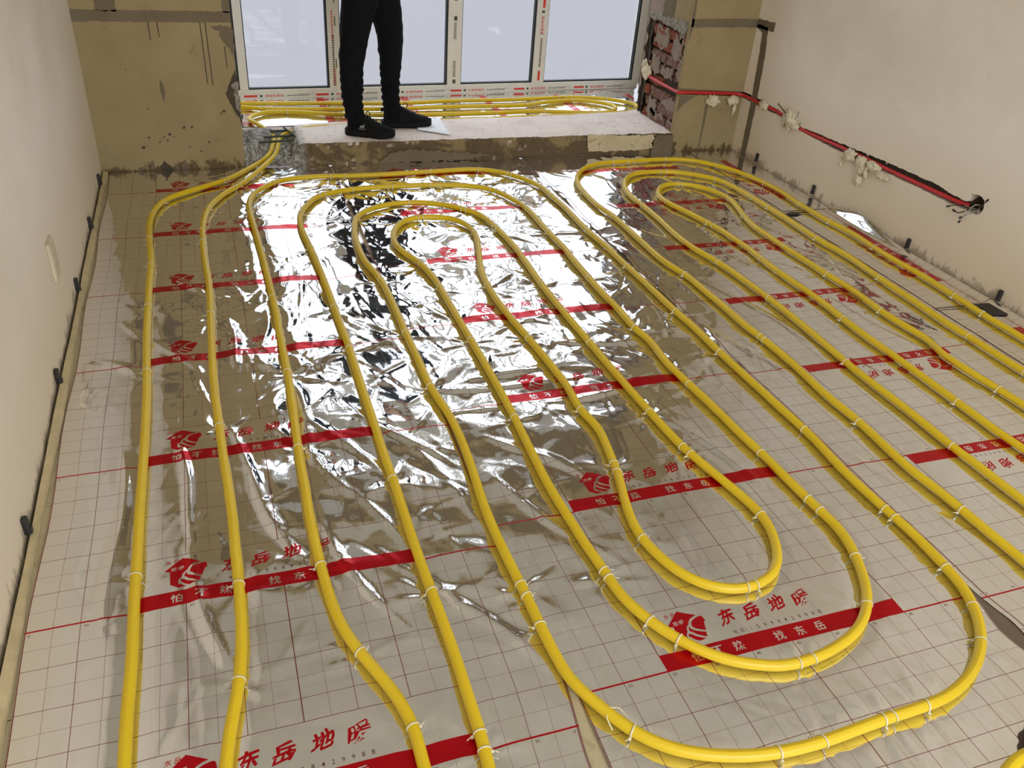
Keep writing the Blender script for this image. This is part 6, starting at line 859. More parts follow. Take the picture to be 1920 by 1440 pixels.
# printed protective tape: bars, little blocks of lettering, dark emblem squares
def blockglyph(mb, s, z, w, h, seed, d=-.0066):
    r = random.Random(seed)
    wbox(mb, s, s + w, z, z + h * .14, d, d + .0005); wbox(mb, s, s + w, z + h * .43, z + h * .55, d, d + .0005); wbox(mb, s, s + w, z + h * .86, z + h, d, d + .0005)
    for q in (0, .42, .84):
        if r.random() < .85: wbox(mb, s + w * q, s + w * (q + .16), z, z + h, d, d + .0005)
red, dark, fine = MB(), MB(), MB()
for i, s in enumerate((-.43, -.006, .405, .835, 1.240, 1.672, 2.103)):
    wbox(red, s, s + .074, .0965, .1085, -.0066, -.006)
    wbox(dark, s + .088, s + .103, .0965, .1085, -.0066, -.006)
    for k in range(5): blockglyph(red, s + .120 + k * .0215, .0965, .0165, .0125, i * 9 + k)
    for k in range(9): wbox(fine, s + .245 + k * .014, s + .254 + k * .014, .099, .1045, -.0066, -.006)
    wbox(fine, s + .30, s + .40, .108, .1095, -.0066, -.006)
d_ = -.0046
for s0, zz, mbx in ((1.832, .150, red), (1.832, .585, red)): wbox(mbx, s0, s0 + .016, zz, zz + .06, d_, d_ + .0005)
for k in range(5): blockglyph(red, 1.829, .43 + k * .022, .018, .016, 60 + k, d_)
for k in range(16): wbox(fine, 1.834, 1.846, .235 + k * .011, .242 + k * .011, d_, d_ + .0005)
wbox(dark, 1.829, 1.847, .555, .570, d_, d_ + .0005)
for zz in (.145, .510, .62, .90): wbox(dark, 1.252, 1.272, zz, zz + .024, d_, d_ + .0005)
for zz in (.185, .405): 
    for k in range(12): blockglyph(fine, 1.253, zz + k * .008, .016, .006, int(zz * 100) + k, d_)
for k in range(22): wbox(fine, .512, .524, .15 + k * .013, .158 + k * .013, d_, d_ + .0005)
for k in range(7): blockglyph(red, .515, .155 + k * .014, .014, .010, 90 + k, d_)
for zz in (.25, .48, .60): wbox(dark, .530, .536, zz, zz + .05, d_, d_ + .0005)
for k in range(12): wbox(red, .512, .521, .40 + k * .014, .408 + k * .014, d_, d_ + .0005)
red.build('printed_tape', MATS['tape_red'], WIN); dark.build('printed_tape', MATS['tape_dark'], WIN); fine.build('printed_tape', MATS['tape_dark'], WIN)

# ------------------------------------------------------------------ heating pipes with their cable ties
def pipe(name, P, label, ties, uv0):
    n_ = 14; V, F, UV = [], [], []
    nrm = Vector((0, 0, 1)); L = 0
    for i, p in enumerate(P):
        t = (P[min(i + 1, len(P) - 1)] - P[max(i - 1, 0)]).normalized()
        nrm = (Vector((0, 0, 1)) - t * t.z).normalized(); b_ = t.cross(nrm)
        if i: L += (p - P[i - 1]).length
        for k in range(n_ + 1):
            a = 2 * math.pi * k / n_
            V.append(p + nrm * (math.cos(a) * PIPE_R) + b_ * (math.sin(a) * PIPE_R)); UV.append((L + uv0, (k / n_ + .62 + .10 * math.sin(L * .9)) % 1.0 if 0 < k < n_ else .62))
    m_ = n_ + 1
    for i in range(len(P) - 1):
        for k in range(n_): F.append((i * m_ + k, i * m_ + k + 1, (i + 1) * m_ + k + 1, (i + 1) * m_ + k))
    UV = [(u, (k % m_) / n_) for k, (u, _) in enumerate(UV)]
    o = mesh_obj(name, V, F, MATS['pipe_yellow'], None, True, UV)
    tag(o, label, 'pipe', 'underfloor heating pipes')
    for q in ties:
        q = min(q, len(P) - 2)
        t = (P[q + 1] - P[max(q - 1, 0)]).normalized(); nz = (Vector((0, 0, 1)) - t * t.z).normalized(); b_ = t.cross(nz)
        c = TIE.copy(); COL.objects.link(c); c.parent = o
        r = rb.choice([-1, 1]); til = rb.uniform(-.18, .18)
        M3 = Matrix((t * 1.0, b_ * r, nz)).transposed().to_4x4()
        c.matrix_local = Matrix.Translation(P[q]) @ M3 @ Matrix.Rotation(til, 4, 'Z')
    return o
# one tie: flat band round the pipe, locking head and clipped tail at the side, two legs stuck through the foil
tb_ = MB(); R = PIPE_R + .0009
V, F = [], []
for k in range(20):
    a = 2 * math.pi * k / 20
    for dx, rr2 in ((-.0017, R - .0004), (.0017, R - .0004), (.0017, R + .0009), (-.0017, R + .0009)):
        V.append((dx, math.sin(a) * rr2, math.cos(a) * rr2))
for k in range(20):
    for q in range(4): F.append((k * 4 + q, k * 4 + (q + 1) % 4, ((k + 1) % 20) * 4 + (q + 1) % 4, ((k + 1) % 20) * 4 + q))
tb_.add(V, F)
tb_.box(-.0026, .0026, R - .001, R + .0045, -.0085, -.0035)
tb_.tube([(0, R + .003, -.006), (.002, R + .008, -.004), (.005, R + .013, -.005)], .0011, 5)
me_ = bpy.data.meshes.new('cable_tie'); me_.from_pydata(tb_.V, [], tb_.F); me_.materials.append(MATS['tie_cream']); me_.shade_smooth()
TIE = bpy.data.objects.new('cable_tie', me_)
rb = random.Random(12)
pipe('heating_pipe', MAIN, 'yellow heating pipe coiled in long loops across the left and middle of the floor', MAIN_TIES, 0)
pipe('heating_pipe', RIGHT, 'yellow heating pipe with three nested bends running off along the right wall', RIGHT_TIES, 3.3)
pipe('heating_pipe', BAL, 'yellow heating pipe along the left wall passing through the step onto the balcony', BAL_TIES, 7.1)
def loose_loop(name, pts, label, r=.0013):
    o = MB().tube(pts, r, 6).build(name, MATS['tie_cream'], None, True); tag(o, label, 'cable tie'); return o
lp = [(1.045, -.030, .008), (1.040, -.010, .020), (1.052, .006, .026), (1.072, .002, .022), (1.085, -.022, .012), (1.10, -.048, .008), (1.125, -.066, .007)]
loose_loop('loose_cable_tie', lp, 'open cream cable tie lying beside the front bend of the pipe')

# ------------------------------------------------------------------ edge strip, clips, socket plate on the left wall
V, F = [], []
yy = np.arange(-.75, 3.285, .03)
for y in yy:
    w = .0035 * math.sin(y * 6) + .002 * fbm(y * 8, 2)
    V += [(XL + .010, y, .0), (XL + .010, y, .018 + w), (-.011 + w, y, .016 + w * .5), (-.009 + w, y, .0)]
for i in range(len(yy) - 1):
    for k in range(3): F.append((i * 4 + k, i * 4 + k + 1, (i + 1) * 4 + k + 1, (i + 1) * 4 + k))
es = mesh_obj('edge_strip', V, F, MATS['edge_strip_foam']); tag(es, 'yellowish foam edge strip tucked between the left wall and the foil', 'edge strip')
def clip(side, y, z, i, lab, h=.045):
    x0, x1 = ((XL + .0005, XL + .013) if side < 0 else (XR - .013, XR - .0005))
    mbx = MB().box(x0, x1, y - .009, y + .009, z, z + h)
    xa, xb = ((x0, x1 + .004) if side < 0 else (x0 - .004, x1))
    mbx.box(xa, xb, y - .0075, y + .0075, z, z + h * .35)
    o = bevel(mbx.build('wall_clip', MATS['clip_black']), .002)
    tag(o, lab, 'clip', 'black clips along the wall base')
for y, lab in ((.79, 'black wall clip nearest the camera on the left wall base'), (1.43, 'second black clip from the camera on the left wall base'), (2.03, 'third black clip from the camera on the left wall base'), (2.59, 'fourth black clip on the left wall base, beyond the socket plate'), (3.10, 'black clip on the left wall base closest to the back corner')):
    clip(-1, y, .018, 0, lab)
for y, lab in ((1.295, 'black clip on the right wall base nearest the camera, below the socket hole'), (1.815, 'black clip on the right wall base beside the red band of the foil strip'), (2.51, 'black clip on the right wall base below the dripping foam'), (3.03, 'black clip on the right wall base nearest the back corner')):
    clip(1, y, .018, 0, lab)
sp_ = empty('socket_cover', (XL, 1.765, .255)); tag(sp_, 'cream blank socket cover plate on the left wall', 'socket cover')
bevel(MB().box(0.0, .011, -.043, .043, -.060, .060).build('plate', MATS['cover_cream'], sp_), .003, 2)
for z in (-.012, .012): MB().box(.0105, .0116, -.006, .006, z - .0012, z + .0012).build('slot', MATS['wire_black'], sp_)
bevel(MB().box(.010, .0125, -.034, .034, -.050, .050).build('inner_plate', MATS['cover_cream'], sp_), .001)

# ------------------------------------------------------------------ red conduit in the wall groove, foam, wires
cpts = [(2.931, 3.70, .338), (2.929, 3.62, .332), (2.926, 3.45, .330), (2.921, 3.33, .332), (2.926, 3.296, .333), (2.96, 3.293, .334), (3.14, 3.296, .328), (3.27, 3.300, .322), (3.315, 3.29, .319), (3.330, 3.26, .317), (3.336, 3.10, .315), (3.340, 2.94, .312), (3.342, 2.82, .296), (3.340, 2.70, .283), (3.341, 2.48, .288), (3.342, 2.20, .291), (3.341, 2.08, .290), (3.342, 1.85, .292), (3.344, 1.66, .294), (3.352, 1.60, .297)]
def spline(P, n=8):
    P = [Vector(p) for p in P]; out = []
    for i in range(len(P) - 1):
        p0 = P[max(i - 1, 0)]; p1 = P[i]; p2 = P[i + 1]; p3 = P[min(i + 2, len(P) - 1)]
        for k in range(n):
            t = k / n; out.append(.5 * ((2 * p1) + (-p0 + p2) * t + (2 * p0 - 5 * p1 + 4 * p2 - p3) * t * t + (-p0 + 3 * p1 - 3 * p2 + p3) * t ** 3))
    return out + [P[-1]]
co = MB().tube(spline(cpts), .0088, 12).build('conduit_pipe', MATS['conduit_red'], None, True)
tag(co, 'red plastic conduit laid in the chased groove across the right wall and brick corner', 'conduit')
def foam(c, r, label, drip=None, seed=0, squash=(1, 1, 1), extra=()):
    bm = bmesh.new()
    bmesh.ops.create_icosphere(bm, subdivisions=4, radius=1)
    lumps = [(Vector(c), Vector(r) * 1.28)] + [(Vector(a), Vector(q) * 1.28) for a, q in extra]
    V, F = [], []
    for cc, rr3 in lumps:
        b0 = len(V)
        for v_ in bm.verts:
            d = v_.co.normalized()
            k_ = 1 + .42 * fbm(d.x * 1.8 + seed + b0, d.y * 1.8, d.z * 1.8) + .16 * fbm(d.x * 6 + seed, d.y * 6, d.z * 6)
            V.append(cc + Vector((d.x * rr3.x, d.y * rr3.y, d.z * rr3.z)) * k_)
        F += [tuple(q.index + b0 for q in f.verts) for f in bm.faces]
    if drip:
        P = spline(drip, 6); mbx = MB().tube(P, 1.0, 10, True)
        b0 = len(V)
        m_ = len(P)
        for i in range(m_):
            t = i / (m_ - 1); rad = .0105 * (1 - .45 * t) * (1 + .5 * math.sin(t * 9 + seed)) * (1 if t < .93 else .6)
            for k_ in range(10):
                q = Vector(mbx.V[i * 10 + k_]); dd = (q - P[i]).normalized()
                V.append(P[i] + dd * rad * (1 + .4 * fbm(q.y * 60 + seed, q.z * 60)))
        F += [tuple(i + b0 for i in f) for f in mbx.F]
    bm.free()
    o = mesh_obj('foam_lump', V, F, MATS['foam_cream'], None, True)
    tag(o, label, 'foam', 'cream foam lumps on the red conduit')
foam((2.925, 3.70, .352), (.018, .028, .030), 'cream foam lump on the brick corner at the left end of the red conduit', seed=1, extra=[((2.928, 3.745, .385), (.012, .016, .022))])
foam((3.142, 3.286, .288), (.030, .014, .024), 'cream foam blob under the conduit in the middle of the short back wall', seed=2, drip=[(3.14, 3.288, .285), (3.145, 3.29, .262)])
foam((3.262, 3.282, .290), (.024, .014, .018), 'cream foam with a drip beside the back right corner', seed=3, drip=[(3.285, 3.285, .29), (3.292, 3.287, .262), (3.29, 3.288, .225), (3.285, 3.289, .20)], extra=[((3.285, 3.284, .287), (.018, .014, .016))])
foam((3.330, 3.075, .314), (.012, .030, .017), 'small flat cream foam pad on the conduit just right of the corner', seed=4)
foam((3.325, 2.815, .310), (.016, .032, .030), 'big ragged cream foam clump where the conduit kinks', seed=5, drip=[(3.326, 2.80, .29), (3.324, 2.815, .255), (3.328, 2.825, .232)], extra=[((3.326, 2.775, .289), (.014, .030, .014)), ((3.327, 2.835, .335), (.012, .018, .018)), ((3.329, 2.868, .30), (.009, .010, .03))])
foam((3.326, 2.318, .278), (.014, .030, .021), 'cream foam blob with a thin drip left of the two long drips', seed=6, drip=[(3.330, 2.352, .272), (3.331, 2.365, .24), (3.333, 2.368, .205)])
foam((3.325, 2.232, .272), (.013, .026, .020), 'cream foam with the longest drip hanging down the right wall', seed=7, drip=[(3.325, 2.24, .27), (3.322, 2.235, .235), (3.326, 2.225, .20), (3.329, 2.215, .160)], extra=[((3.326, 2.215, .245), (.011, .017, .02)), ((3.327, 2.222, .19), (.010, .016, .02))])
foam((3.326, 2.150, .280), (.012, .034, .014), 'cream foam tongue curling over the conduit right of the longest drip', seed=8, drip=[(3.325, 2.165, .278), (3.318, 2.178, .258), (3.322, 2.180, .232), (3.327, 2.172, .215)])
foam((3.324, 2.082, .257), (.010, .032, .013), 'wedge of cream foam last to the right along the conduit', seed=9)
WB = empty('wire_bundle', (3.345, 1.56, .30)); tag(WB, 'cut wires with taped ends sticking out of the square hole in the right wall', 'wires')
def wire(pts, mat, tip, r=.0022):
    P = [Vector(p) - WB.location for p in spline(pts, 6)]
    o = MB().tube(P, r, 6).build('wire', MATS[mat], WB, True)
    if tip: MB().tube([P[-1] - (P[-1] - P[-4]).normalized() * .002, P[-1] + (P[-1] - P[-4]).normalized() * .011], .0042, 6).build('tape_end', MATS['wire_black'], o)
wire([(3.37, 1.60, .30), (3.335, 1.61, .294), (3.325, 1.64, .285), (3.323, 1.668, .270)], 'wire_black', True)
wire([(3.37, 1.59, .29), (3.33, 1.60, .270), (3.322, 1.615, .262), (3.318, 1.628, .264)], 'wire_black', True)
wire([(3.37, 1.55, .31), (3.33, 1.553, .318), (3.315, 1.562, .29), (3.312, 1.572, .262), (3.314, 1.583, .240)], 'wire_grey', True)
wire([(3.36, 1.55, .30), (3.320, 1.566, .27), (3.316, 1.585, .254)], 'wire_grey', True, .0014)
wire([(3.37, 1.54, .31), (3.325, 1.53, .315), (3.31, 1.513, .318), (3.303, 1.497, .342), (3.302, 1.488, .358)], 'wire_black', True)
wire([(3.37, 1.57, .29), (3.34, 1.575, .297), (3.338, 1.62, .292)], 'wire_grey', False, .0016)
wire([(3.33, 1.53, .315), (3.315, 1.52, .310), (3.312, 1.512, .298)], 'wire_grey', False, .0016)
t_ = MB().tube([(3.334, 2.80, .302), (3.318, 2.86, .332), (3.312, 2.93, .362)], .003, 6).tube([(3.33, 2.84, .315), (3.316, 2.90, .345)], .0016, 5)
tag(t_.build('twig', MATS['twig_brown']), 'dark twig sticking out above the red conduit', 'twig')
t_ = MB().tube([(3.33, 2.79, .305), (3.325, 2.765, .345), (3.322, 2.762, .365)], .0015, 5).tube([(3.33, 2.73, .29), (3.324, 2.735, .31), (3.322, 2.72, .318)], .0013, 5)
tag(t_.build('wire_stub', MATS['wire_black']), 'short black wire stubs beside the big foam clump', 'wire')

# dark scraps and the torn corner of the foil
def scrap(name, pts, z, mat, label, cat, t=.0012):
    from mathutils.geometry import tessellate_polygon
    n_ = len(pts); V = [(x, y, z + (zz if len(q) > 2 else 0)) for q in pts for x, y, zz in [(q + (0,))[:3]]]
    V += [(x, y, zz - t) for x, y, zz in V]
    F = [tuple(q) for q in tessellate_polygon([[Vector(v_[:2] + (0,)) for v_ in V[:n_]]])] + [(i, (i + 1) % n_, n_ + (i + 1) % n_, n_ + i) for i in range(n_)]
    o = mesh_obj(name, V, F, MATS[mat]); tag(o, label, cat); return o
scrap('foil_tear', [(3.024, 2.296), (3.050, 2.312), (3.080, 2.318), (3.12, 2.308), (3.176, 2.304), (3.12, 2.298), (3.085, 2.284), (3.05, 2.284)], .0095, 'clip_black', 'thin dark leaf-shaped slit in the foil near the back right bend', 'slit')
scrap('black_tape', [(3.008, 1.306), (3.09, 1.303), (3.171, 1.299), (3.22, 1.306), (3.284, 1.302), (3.322, 1.290), (3.328, 1.215), (3.29, 1.200), (3.241, 1.206), (3.205, 1.218), (3.236, 1.262), (3.215, 1.288), (3.171, 1.2935), (3.09, 1.299)], .0085, 'clip_black', 'dark crumpled scrap with a thin tail on the foil by the near right wall clip', 'tape')
scrap('foil_tear', [(1.984, 2.022), (2.020, 2.034), (2.036, 1.99), (2.020, 1.918), (1.998, 1.90), (2.004, 1.95)], .0075, 'cement_dark', 'dark triangular gap beside the pipe between two foil sheets', 'slit')
scrap('foil_tear', [(1.010, 1.910), (1.022, 1.885), (1.021, 1.855), (1.002, 1.846), (1.006, 1.88)], .0075, 'clip_black', 'small black gap under the pipe at the seam of the two left foil sheets', 'slit')

scrap('board_joint', [(1.985, .10), (2.035, .10), (2.05, -.02), (2.04, -.20), (2.02, -.6), (1.96, -.6), (1.97, -.15), (1.99, 0)], .0004, 'floor_slab', 'dark brown gap between two foil sheets at the right of the front pipe bend', 'gap', .0008)
# white plastic flap standing at the right end of the balcony
V = []
for i in range(9):
    for j in range(7):
        a, b_ = i / 8, j / 6
        x = 3.165 - .125 * a + .012 * fbm(a * 3, b_ * 3); y = 4.29 - .27 * a - .01 * b_
        V.append((x + .02 * b_, y, .092 + b_ * (.058 * (1 - .8 * a)) + .004 * fbm(a * 8, b_ * 8, 3)))
fl_ = mesh_obj('plastic_flap', V, [(i * 7 + j, (i + 1) * 7 + j, (i + 1) * 7 + j + 1, i * 7 + j + 1) for i in range(8) for j in range(6)], MATS['paper_white'], None, True)
fl_.modifiers.new('t', 'SOLIDIFY').thickness = .0015
tag(fl_, 'white plastic flap folded up in the right corner of the balcony floor', 'plastic')
# sheet of paper under the front shoe
V = []
A, B, C, D = Vector((1.495, 3.470, 0)), Vector((1.650, 3.358, 0)), Vector((1.668, 3.664, 0)), Vector((1.530, 3.690, 0))
for i in range(11):
    for j in range(11):
        a, b_ = i / 10, j / 10
        p = (A * (1 - a) + B * a) * (1 - b_) + (D * (1 - a) + C * a) * b_
        V.append((p.x, p.y, .1145 + .004 * a * a + .0015 * math.sin(a * 5 + b_ * 3)))
pp = mesh_obj('paper_sheet', V, [(i * 11 + j, (i + 1) * 11 + j, (i + 1) * 11 + j + 1, i * 11 + j + 1) for i in range(10) for j in range(10)], MATS['paper_white'], None, True)
pp.modifiers.new('t', 'SOLIDIFY').thickness = .0008
tag(pp, 'white sheet of paper lying on the concrete step under the toe of the shoe', 'paper')

# ------------------------------------------------------------------ the person standing on the step
def skin_mesh(name, joints, edges, root, mat, parent, sub=2, wrinkle=None):
    me = bpy.data.meshes.new(name)
    me.from_pydata([j[0] for j in joints], edges, [])
    o = bpy.data.objects.new(name, me); COL.objects.link(o)
    sk = o.modifiers.new('skin', 'SKIN'); sk.use_smooth_shade = True; sk.branch_smoothing = .4
    if not me.skin_vertices: me.attributes  # layer is created with the modifier
    sv = me.skin_vertices[0].data if len(me.skin_vertices) else None
    if sv is None:
        bpy.context.view_layer.objects.active = o
        bpy.ops.mesh.customdata_skin_add(); sv = me.skin_vertices[0].data
    for i, j in enumerate(joints):
        r = j[1]; sv[i].radius = (r, r) if isinstance(r, float) else r
        sv[i].use_root = (i == root)
    o.modifiers.new('sub', 'SUBSURF').levels = sub
    dg = bpy.context.evaluated_depsgraph_get(); dg.update()
    m2 = bpy.data.meshes.new_from_object(o.evaluated_get(dg))
    bpy.data.objects.remove(o); bpy.data.meshes.remove(me)
    m2.name = name
    m2.materials.clear(); m2.materials.append(MATS[mat]); m2.shade_smooth()
    if wrinkle:
        for v_ in m2.vertices:
            v_.co = v_.co + v_.normal * wrinkle(v_.co)
    return link(bpy.data.objects.new(name, m2), parent)
simple('lips', (0.36, 0.14, 0.11), .5)
PER = empty('person', (1.27, 3.50, .108))
tag(PER, 'person in black trousers and sneakers standing on the concrete step before the window', 'person')
def L_(p): return (p[0] - 1.27, p[1] - 3.50, p[2] - .108)
# one continuous body
J = [((1.265, 3.53, 1.02), .115), ((1.262, 3.53, 1.16), .108), ((1.262, 3.53, 1.33), .125), ((1.265, 3.53, 1.475), .095), ((1.275, 3.53, 1.545), .064), ((1.285, 3.53, 1.59), .066),
     ((1.296, 3.53, 1.650), .088), ((1.293, 3.53, 1.72), .100), ((1.285, 3.53, 1.790), .072),
     ((1.245, 3.465, .95), .080), ((1.185, 3.452, .57), .050), ((1.150, 3.448, .40), .050), ((1.160, 3.438, .20), .034), ((1.175, 3.43, .150), .034), ((1.27, 3.395, .130), .026),
     ((1.285, 3.600, .95), .080), ((1.372, 3.568, .57), .050), ((1.368, 3.566, .40), .050), ((1.378, 3.562, .20), .034), ((1.392, 3.56, .150), .034), ((1.50, 3.558, .130), .026),
     ((1.258, 3.38, 1.42), .046), ((1.238, 3.317, 1.18), .034), ((1.385, 3.375, 1.075), .030), ((1.43, 3.40, 1.080), .026),
     ((1.258, 3.68, 1.42), .046), ((1.238, 3.743, 1.18), .034), ((1.385, 3.685, 1.075), .030), ((1.43, 3.66, 1.080), .026)]
J = [(L_(p), r) for p, r in J]
E_ = [(0, 1), (1, 2), (2, 3), (3, 4), (4, 5), (5, 6), (6, 7), (7, 8), (0, 9), (9, 10), (10, 11), (11, 12), (12, 13), (13, 14), (0, 15), (15, 16), (16, 17), (17, 18), (18, 19), (19, 20), (3, 21), (21, 22), (22, 23), (23, 24), (3, 25), (25, 26), (26, 27), (27, 28)]
skin_mesh('body', J, E_, 0, 'skin', PER)
# hands: palm and five bent fingers each
for s, hy in ((-1, 3.405), (1, 3.655)):
    jj = [(L_((1.425, hy, 1.08)), (.022, .014)), (L_((1.475, hy + s * -.006, 1.083)), (.030, .013))]; ee = [(0, 1)]
    for k, (dy, ln) in enumerate(((-.026, .034), (-.009, .040), (.009, .038), (.025, .030))):
        b0 = len(jj); ang = .5
        jj += [(L_((1.485, hy + dy, 1.085)), .0088), (L_((1.485 + ln, hy + dy * 1.15, 1.080)), .0080), (L_((1.485 + ln * 1.5, hy + dy * 1.1, 1.062)), .0072), (L_((1.485 + ln * 1.4, hy + dy, 1.045)), .0062)]
        ee += [(1, b0), (b0, b0 + 1), (b0 + 1, b0 + 2), (b0 + 2, b0 + 3)]
    b0 = len(jj)
    jj += [(L_((1.445, hy - s * .034, 1.080)), .0105), (L_((1.472, hy - s * .050, 1.076)), .0090), (L_((1.495, hy - s * .048, 1.070)), .0075)]
    ee += [(0, b0), (b0, b0 + 1), (b0 + 1, b0 + 2)]
    skin_mesh('hand', jj, ee, 0, 'skin', PER, 1)
def lump(name, c, r, mat, parent, seed=0, amp=.0, sub=3):
    bm = bmesh.new(); bmesh.ops.create_icosphere(bm, subdivisions=sub, radius=1)
    V = []
    for v_ in bm.verts:
        d = v_.co.normalized(); k_ = 1 + amp * fbm(d.x * 3 + seed, d.y * 3, d.z * 3)
        V.append((c[0] + d.x * r[0] * k_, c[1] + d.y * r[1] * k_, c[2] + d.z * r[2] * k_))
    F = [tuple(q.index for q in f.verts) for f in bm.faces]; bm.free()
    return mesh_obj(name, V, F, MATS[mat], parent, True)
lump('hair', L_((1.270, 3.53, 1.752)), (.096, .086, .080), 'hair_black', PER, 3, .12)
lump('nose', L_((1.374, 3.53, 1.665)), (.020, .012, .016), 'skin', PER)
for y in (3.500, 3.560): lump('eye', L_((1.362, y, 1.692)), (.008, .011, .006), 'hair_black', PER, sub=2)
for y in (3.442, 3.618): lump('ear', L_((1.290, y, 1.675)), (.018, .008, .028), 'skin', PER, sub=2)
lump('mouth', L_((1.362, 3.53, 1.632)), (.006, .022, .005), 'lips', PER, sub=2)
# trousers: loose above the knee, folds below it, elastic cuffs
def wr_(p):
    z = p.z + .108
    if z > .75: return .004 * fbm(p.x * 9, p.y * 9, p.z * 9)
    lo = max(0.0, min(1.0, (.47 - z) / .12)) * max(0.0, min(1.0, (z - .17) / .03))
    return .0035 * math.sin(z * 165 + 3 * math.sin(p.x * 30)) * lo + .005 * fbm(p.x * 12, p.y * 12, z * 16) + .007 * math.exp(-((z - .49) / .018) ** 2) * max(0, math.sin(p.x * 22 + p.y * 9))
TJ = [((1.262, 3.53, 1.00), .092), ((1.255, 3.475, .93), .108), ((1.215, 3.458, .76), .098), ((1.178, 3.455, .62), .080), ((1.166, 3.452, .53), .070), ((1.156, 3.450, .44), .063), ((1.152, 3.448, .34), .062), ((1.156, 3.442, .255), .053), ((1.163, 3.438, .205), .048), ((1.172, 3.434, .165), .047),
      ((1.288, 3.590, .93), .108), ((1.335, 3.578, .76), .094), ((1.368, 3.570, .62), .078), ((1.376, 3.568, .53), .070), ((1.374, 3.566, .44), .060), ((1.370, 3.565, .34), .054), ((1.374, 3.562, .26), .048), ((1.380, 3.561, .205), .046), ((1.386, 3.560, .165), .046)]
TJ = [(L_(p), r) for p, r in TJ]
TE = [(0, 1)] + [(i, i + 1) for i in range(1, 9)] + [(0, 10)] + [(i, i + 1) for i in range(10, 18)]
skin_mesh('trousers', TJ, TE, 0, 'trouser_black', PER, 3, wr_)
jk = MB(); prof = [(.845, .135, .180), (.86, .142, .188), (1.00, .134, .178), (1.14, .112, .152), (1.28, .124, .172), (1.38, .126, .190), (1.44, .112, .188), (1.48, .092, .140), (1.515, .075, .085), (1.545, .068, .070), (1.575, .066, .068)]
pr = []
for i in range(len(prof) - 1):
    for q in range(4): pr.append(tuple(a + (b_ - a) * q / 4 for a, b_ in zip(prof[i], prof[i + 1])))
pr.append(prof[-1]); V, F = [], []
for z_, rx, ry in pr:
    for k_ in range(28):
        a = 2 * math.pi * k_ / 28; w_ = 1 + .04 * fbm(math.cos(a) * 2, math.sin(a) * 2, z_ * 9)
        V.append(L_((1.262 + math.cos(a) * rx * w_, 3.53 + math.sin(a) * ry * w_, z_)))
for i in range(len(pr) - 1):
    for k_ in range(28): F.append((i * 28 + k_, i * 28 + (k_ + 1) % 28, (i + 1) * 28 + (k_ + 1) % 28, (i + 1) * 28 + k_))
jk.add(V, F)
for s_ in (-1, 1):
    P_ = spline([L_(p) for p in ((1.260, 3.53 + s_ * .10, 1.435), (1.258, 3.53 + s_ * .155, 1.425), (1.250, 3.53 + s_ * .190, 1.34), (1.238, 3.53 + s_ * .213, 1.22), (1.245, 3.53 + s_ * .213, 1.145), (1.31, 3.53 + s_ * .190, 1.098), (1.405, 3.53 + s_ * .150, 1.077))], 6)
    jk.tube(P_, .084, 16, True, lambda t: 1 - .44 * t + .04 * math.sin(t * 40))
jk.build('jacket', MATS['jacket_black'], PER, True)
for a_, b_, c_ in ((1.172, 3.436, 1), (1.388, 3.560, 2)): MB().tube([L_((a_, b_, .150)), L_((a_ - .002, b_, .185)), L_((a_ - .004, b_, .225))], .042, 16).build('sock', MATS['trouser_black'], PER, True)
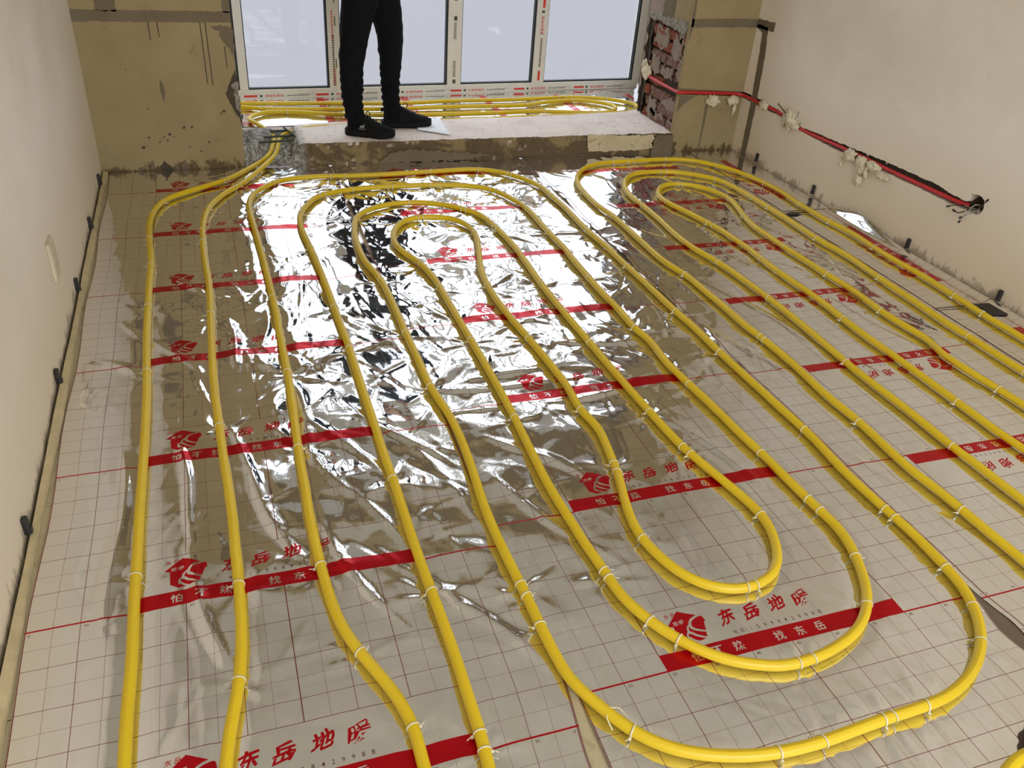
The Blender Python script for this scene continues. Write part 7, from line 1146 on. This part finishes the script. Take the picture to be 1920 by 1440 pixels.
# sneakers
def shoe(heel, toe, tz, mark):
    H0, T0 = Vector(heel), Vector(toe); ax = (T0 - H0); Ln = ax.length; ang = math.atan2(ax.y, ax.x)
    root = empty('shoe', (heel[0] - 1.27, heel[1] - 3.50, 0), ang, PER)
    st = [0, .03, .08, .16, .26, .36, .46, .56, .66, .76, .85, .92, .97, 1.0]
    wd = [.014, .028, .034, .037, .037, .038, .040, .043, .046, .047, .043, .036, .024, .006]
    tp = [.062, .092, .108, .112, .114, .108, .096, .083, .071, .061, .053, .046, .037, .024]
    lift_ = lambda t: .010 * max(0, (t - .72) / .28) ** 1.6 + .004 * max(0, (.10 - t) / .10)
    V, F = [], []; m_ = 18
    for t, w, h in zip(st, wd, tp):
        b0 = .020 + lift_(t)
        for k in range(m_):
            a = math.pi * 2 * k / m_ ; c, s = math.cos(a), math.sin(a)
            yy = w * (abs(c) ** .75) * (1 if c > 0 else -1)
            if s > 0: zz = b0 + (h + lift_(t) - b0) * (s ** .8) ; yy *= (1 - .30 * s)
            else: zz = b0 + .006 * s
            V.append((t * Ln + .0012 * fbm(t * 20, a * 2), yy, zz))
    for i in range(len(st) - 1):
        for k in range(m_): F.append((i * m_ + k, (i + 1) * m_ + k, (i + 1) * m_ + (k + 1) % m_, i * m_ + (k + 1) % m_))
    F += [tuple(range(m_)), tuple((len(st) - 1) * m_ + k for k in range(m_ - 1, -1, -1))]
    mesh_obj('upper', V, F, MATS['shoe_black'], root, True)
    V, F = [], []; m_ = 8
    for i, (t, w) in enumerate(zip(st, wd)):
        w2 = w + .0045; tt = -.012 + t * (Ln + .018)
        for (yy, zz) in ((-w2, .006), (-w2 * .85, .0), (w2 * .85, .0), (w2, .006), (w2 * 1.02, .020), (w2 * .9, .030), (-w2 * .9, .030), (-w2 * 1.02, .020)):
            V.append((tt, yy, zz + lift_(t)))
    for i in range(len(st) - 1):
        for k in range(m_): F.append((i * m_ + k, i * m_ + (k + 1) % m_, (i + 1) * m_ + (k + 1) % m_, (i + 1) * m_ + k))
    F += [tuple(range(m_ - 1, -1, -1)), tuple((len(st) - 1) * m_ + k for k in range(m_))]
    mesh_obj('sole', V, F, MATS['sole_black'], root, True)
    for k in range(5):
        t = .42 + k * .062; z = float(np.interp(t, st, tp)) + .001
        MB().tube([(t * Ln - .004, -.021, z - .010), (t * Ln, -.008, z + .001), (t * Ln + .004, .008, z + .001), (t * Ln, .021, z - .010)], .0026, 6).build('lace', MATS['wire_black'], root, True)
    MB().tube(spline([(.40 * Ln, 0, .110), (.44 * Ln, -.010, .126), (.50 * Ln, -.014, .118), (.48 * Ln, -.004, .100)], 6), .0022, 6).build('lace_bow', MATS['wire_black'], root, True)
    MB().box(-.014, .004, -.006, .006, .080, .098).build('heel_tab', MATS['shoe_black'], root)
    V, F = [], []
    for i in range(3):                                    # collar of the ankle opening
        pass
    if mark:
        mk_ = MB()
        for q in range(3):
            x0 = (.30 + q * .035) * Ln; h = .010 + .003 * q
            mk_.add([(x0, -.0405, .048), (x0 + .004, -.0408, .048), (x0 + .007, -.0375, .048 + h), (x0 + .003, -.0372, .048 + h)], [(0, 1, 2, 3)])
        mk_.add([(.28 * Ln, -.0415, .043), (.42 * Ln, -.0425, .041), (.42 * Ln, -.0425, .0425), (.28 * Ln, -.0415, .0445)], [(0, 1, 2, 3)])
        mk_.build('white_mark', MATS['white_mark'], root)
    return root
shoe((1.128, 3.452, .11), (1.345, 3.358, .11), 0, True)
shoe((1.335, 3.565, .11), (1.585, 3.556, .11), 0, False)

# ------------------------------------------------------------------ bottom right corner: a short pipe bend and the fuzzy brown toe of a slipper
P = spline([(1.50, -.62, .016), (1.56, -.44, .016), (1.66, -.345, .016), (1.78, -.300, .016), (1.92, -.33, .016), (2.02, -.45, .016), (2.05, -.62, .016)], 10)
pipe('heating_pipe', P, 'short bend of yellow heating pipe peeping in at the bottom right corner', [], 1.0)
bm = bmesh.new(); bmesh.ops.create_icosphere(bm, subdivisions=5, radius=1)
V = []
for v_ in bm.verts:
    d = v_.co.normalized(); k_ = 1 + .05 * fbm(d.x * 4, d.y * 4, d.z * 4) + .06 * abs(fbm(d.x * 40, d.y * 40, d.z * 40))
    V.append((1.905 + d.x * .085 * k_, -.350 + d.y * .125 * k_, max(.030, .065 + d.z * .060 * k_)))
F = [tuple(q.index for q in f.verts) for f in bm.faces]; bm.free()
simple('fur_brown', (0.055, 0.030, 0.018), .9, var=.4, scale=120, bumps=.8)
sl = mesh_obj('slipper', V, F, MATS['fur_brown'], None, True); tag(sl, 'dark brown fuzzy slipper toe at the bottom right corner', 'slipper')
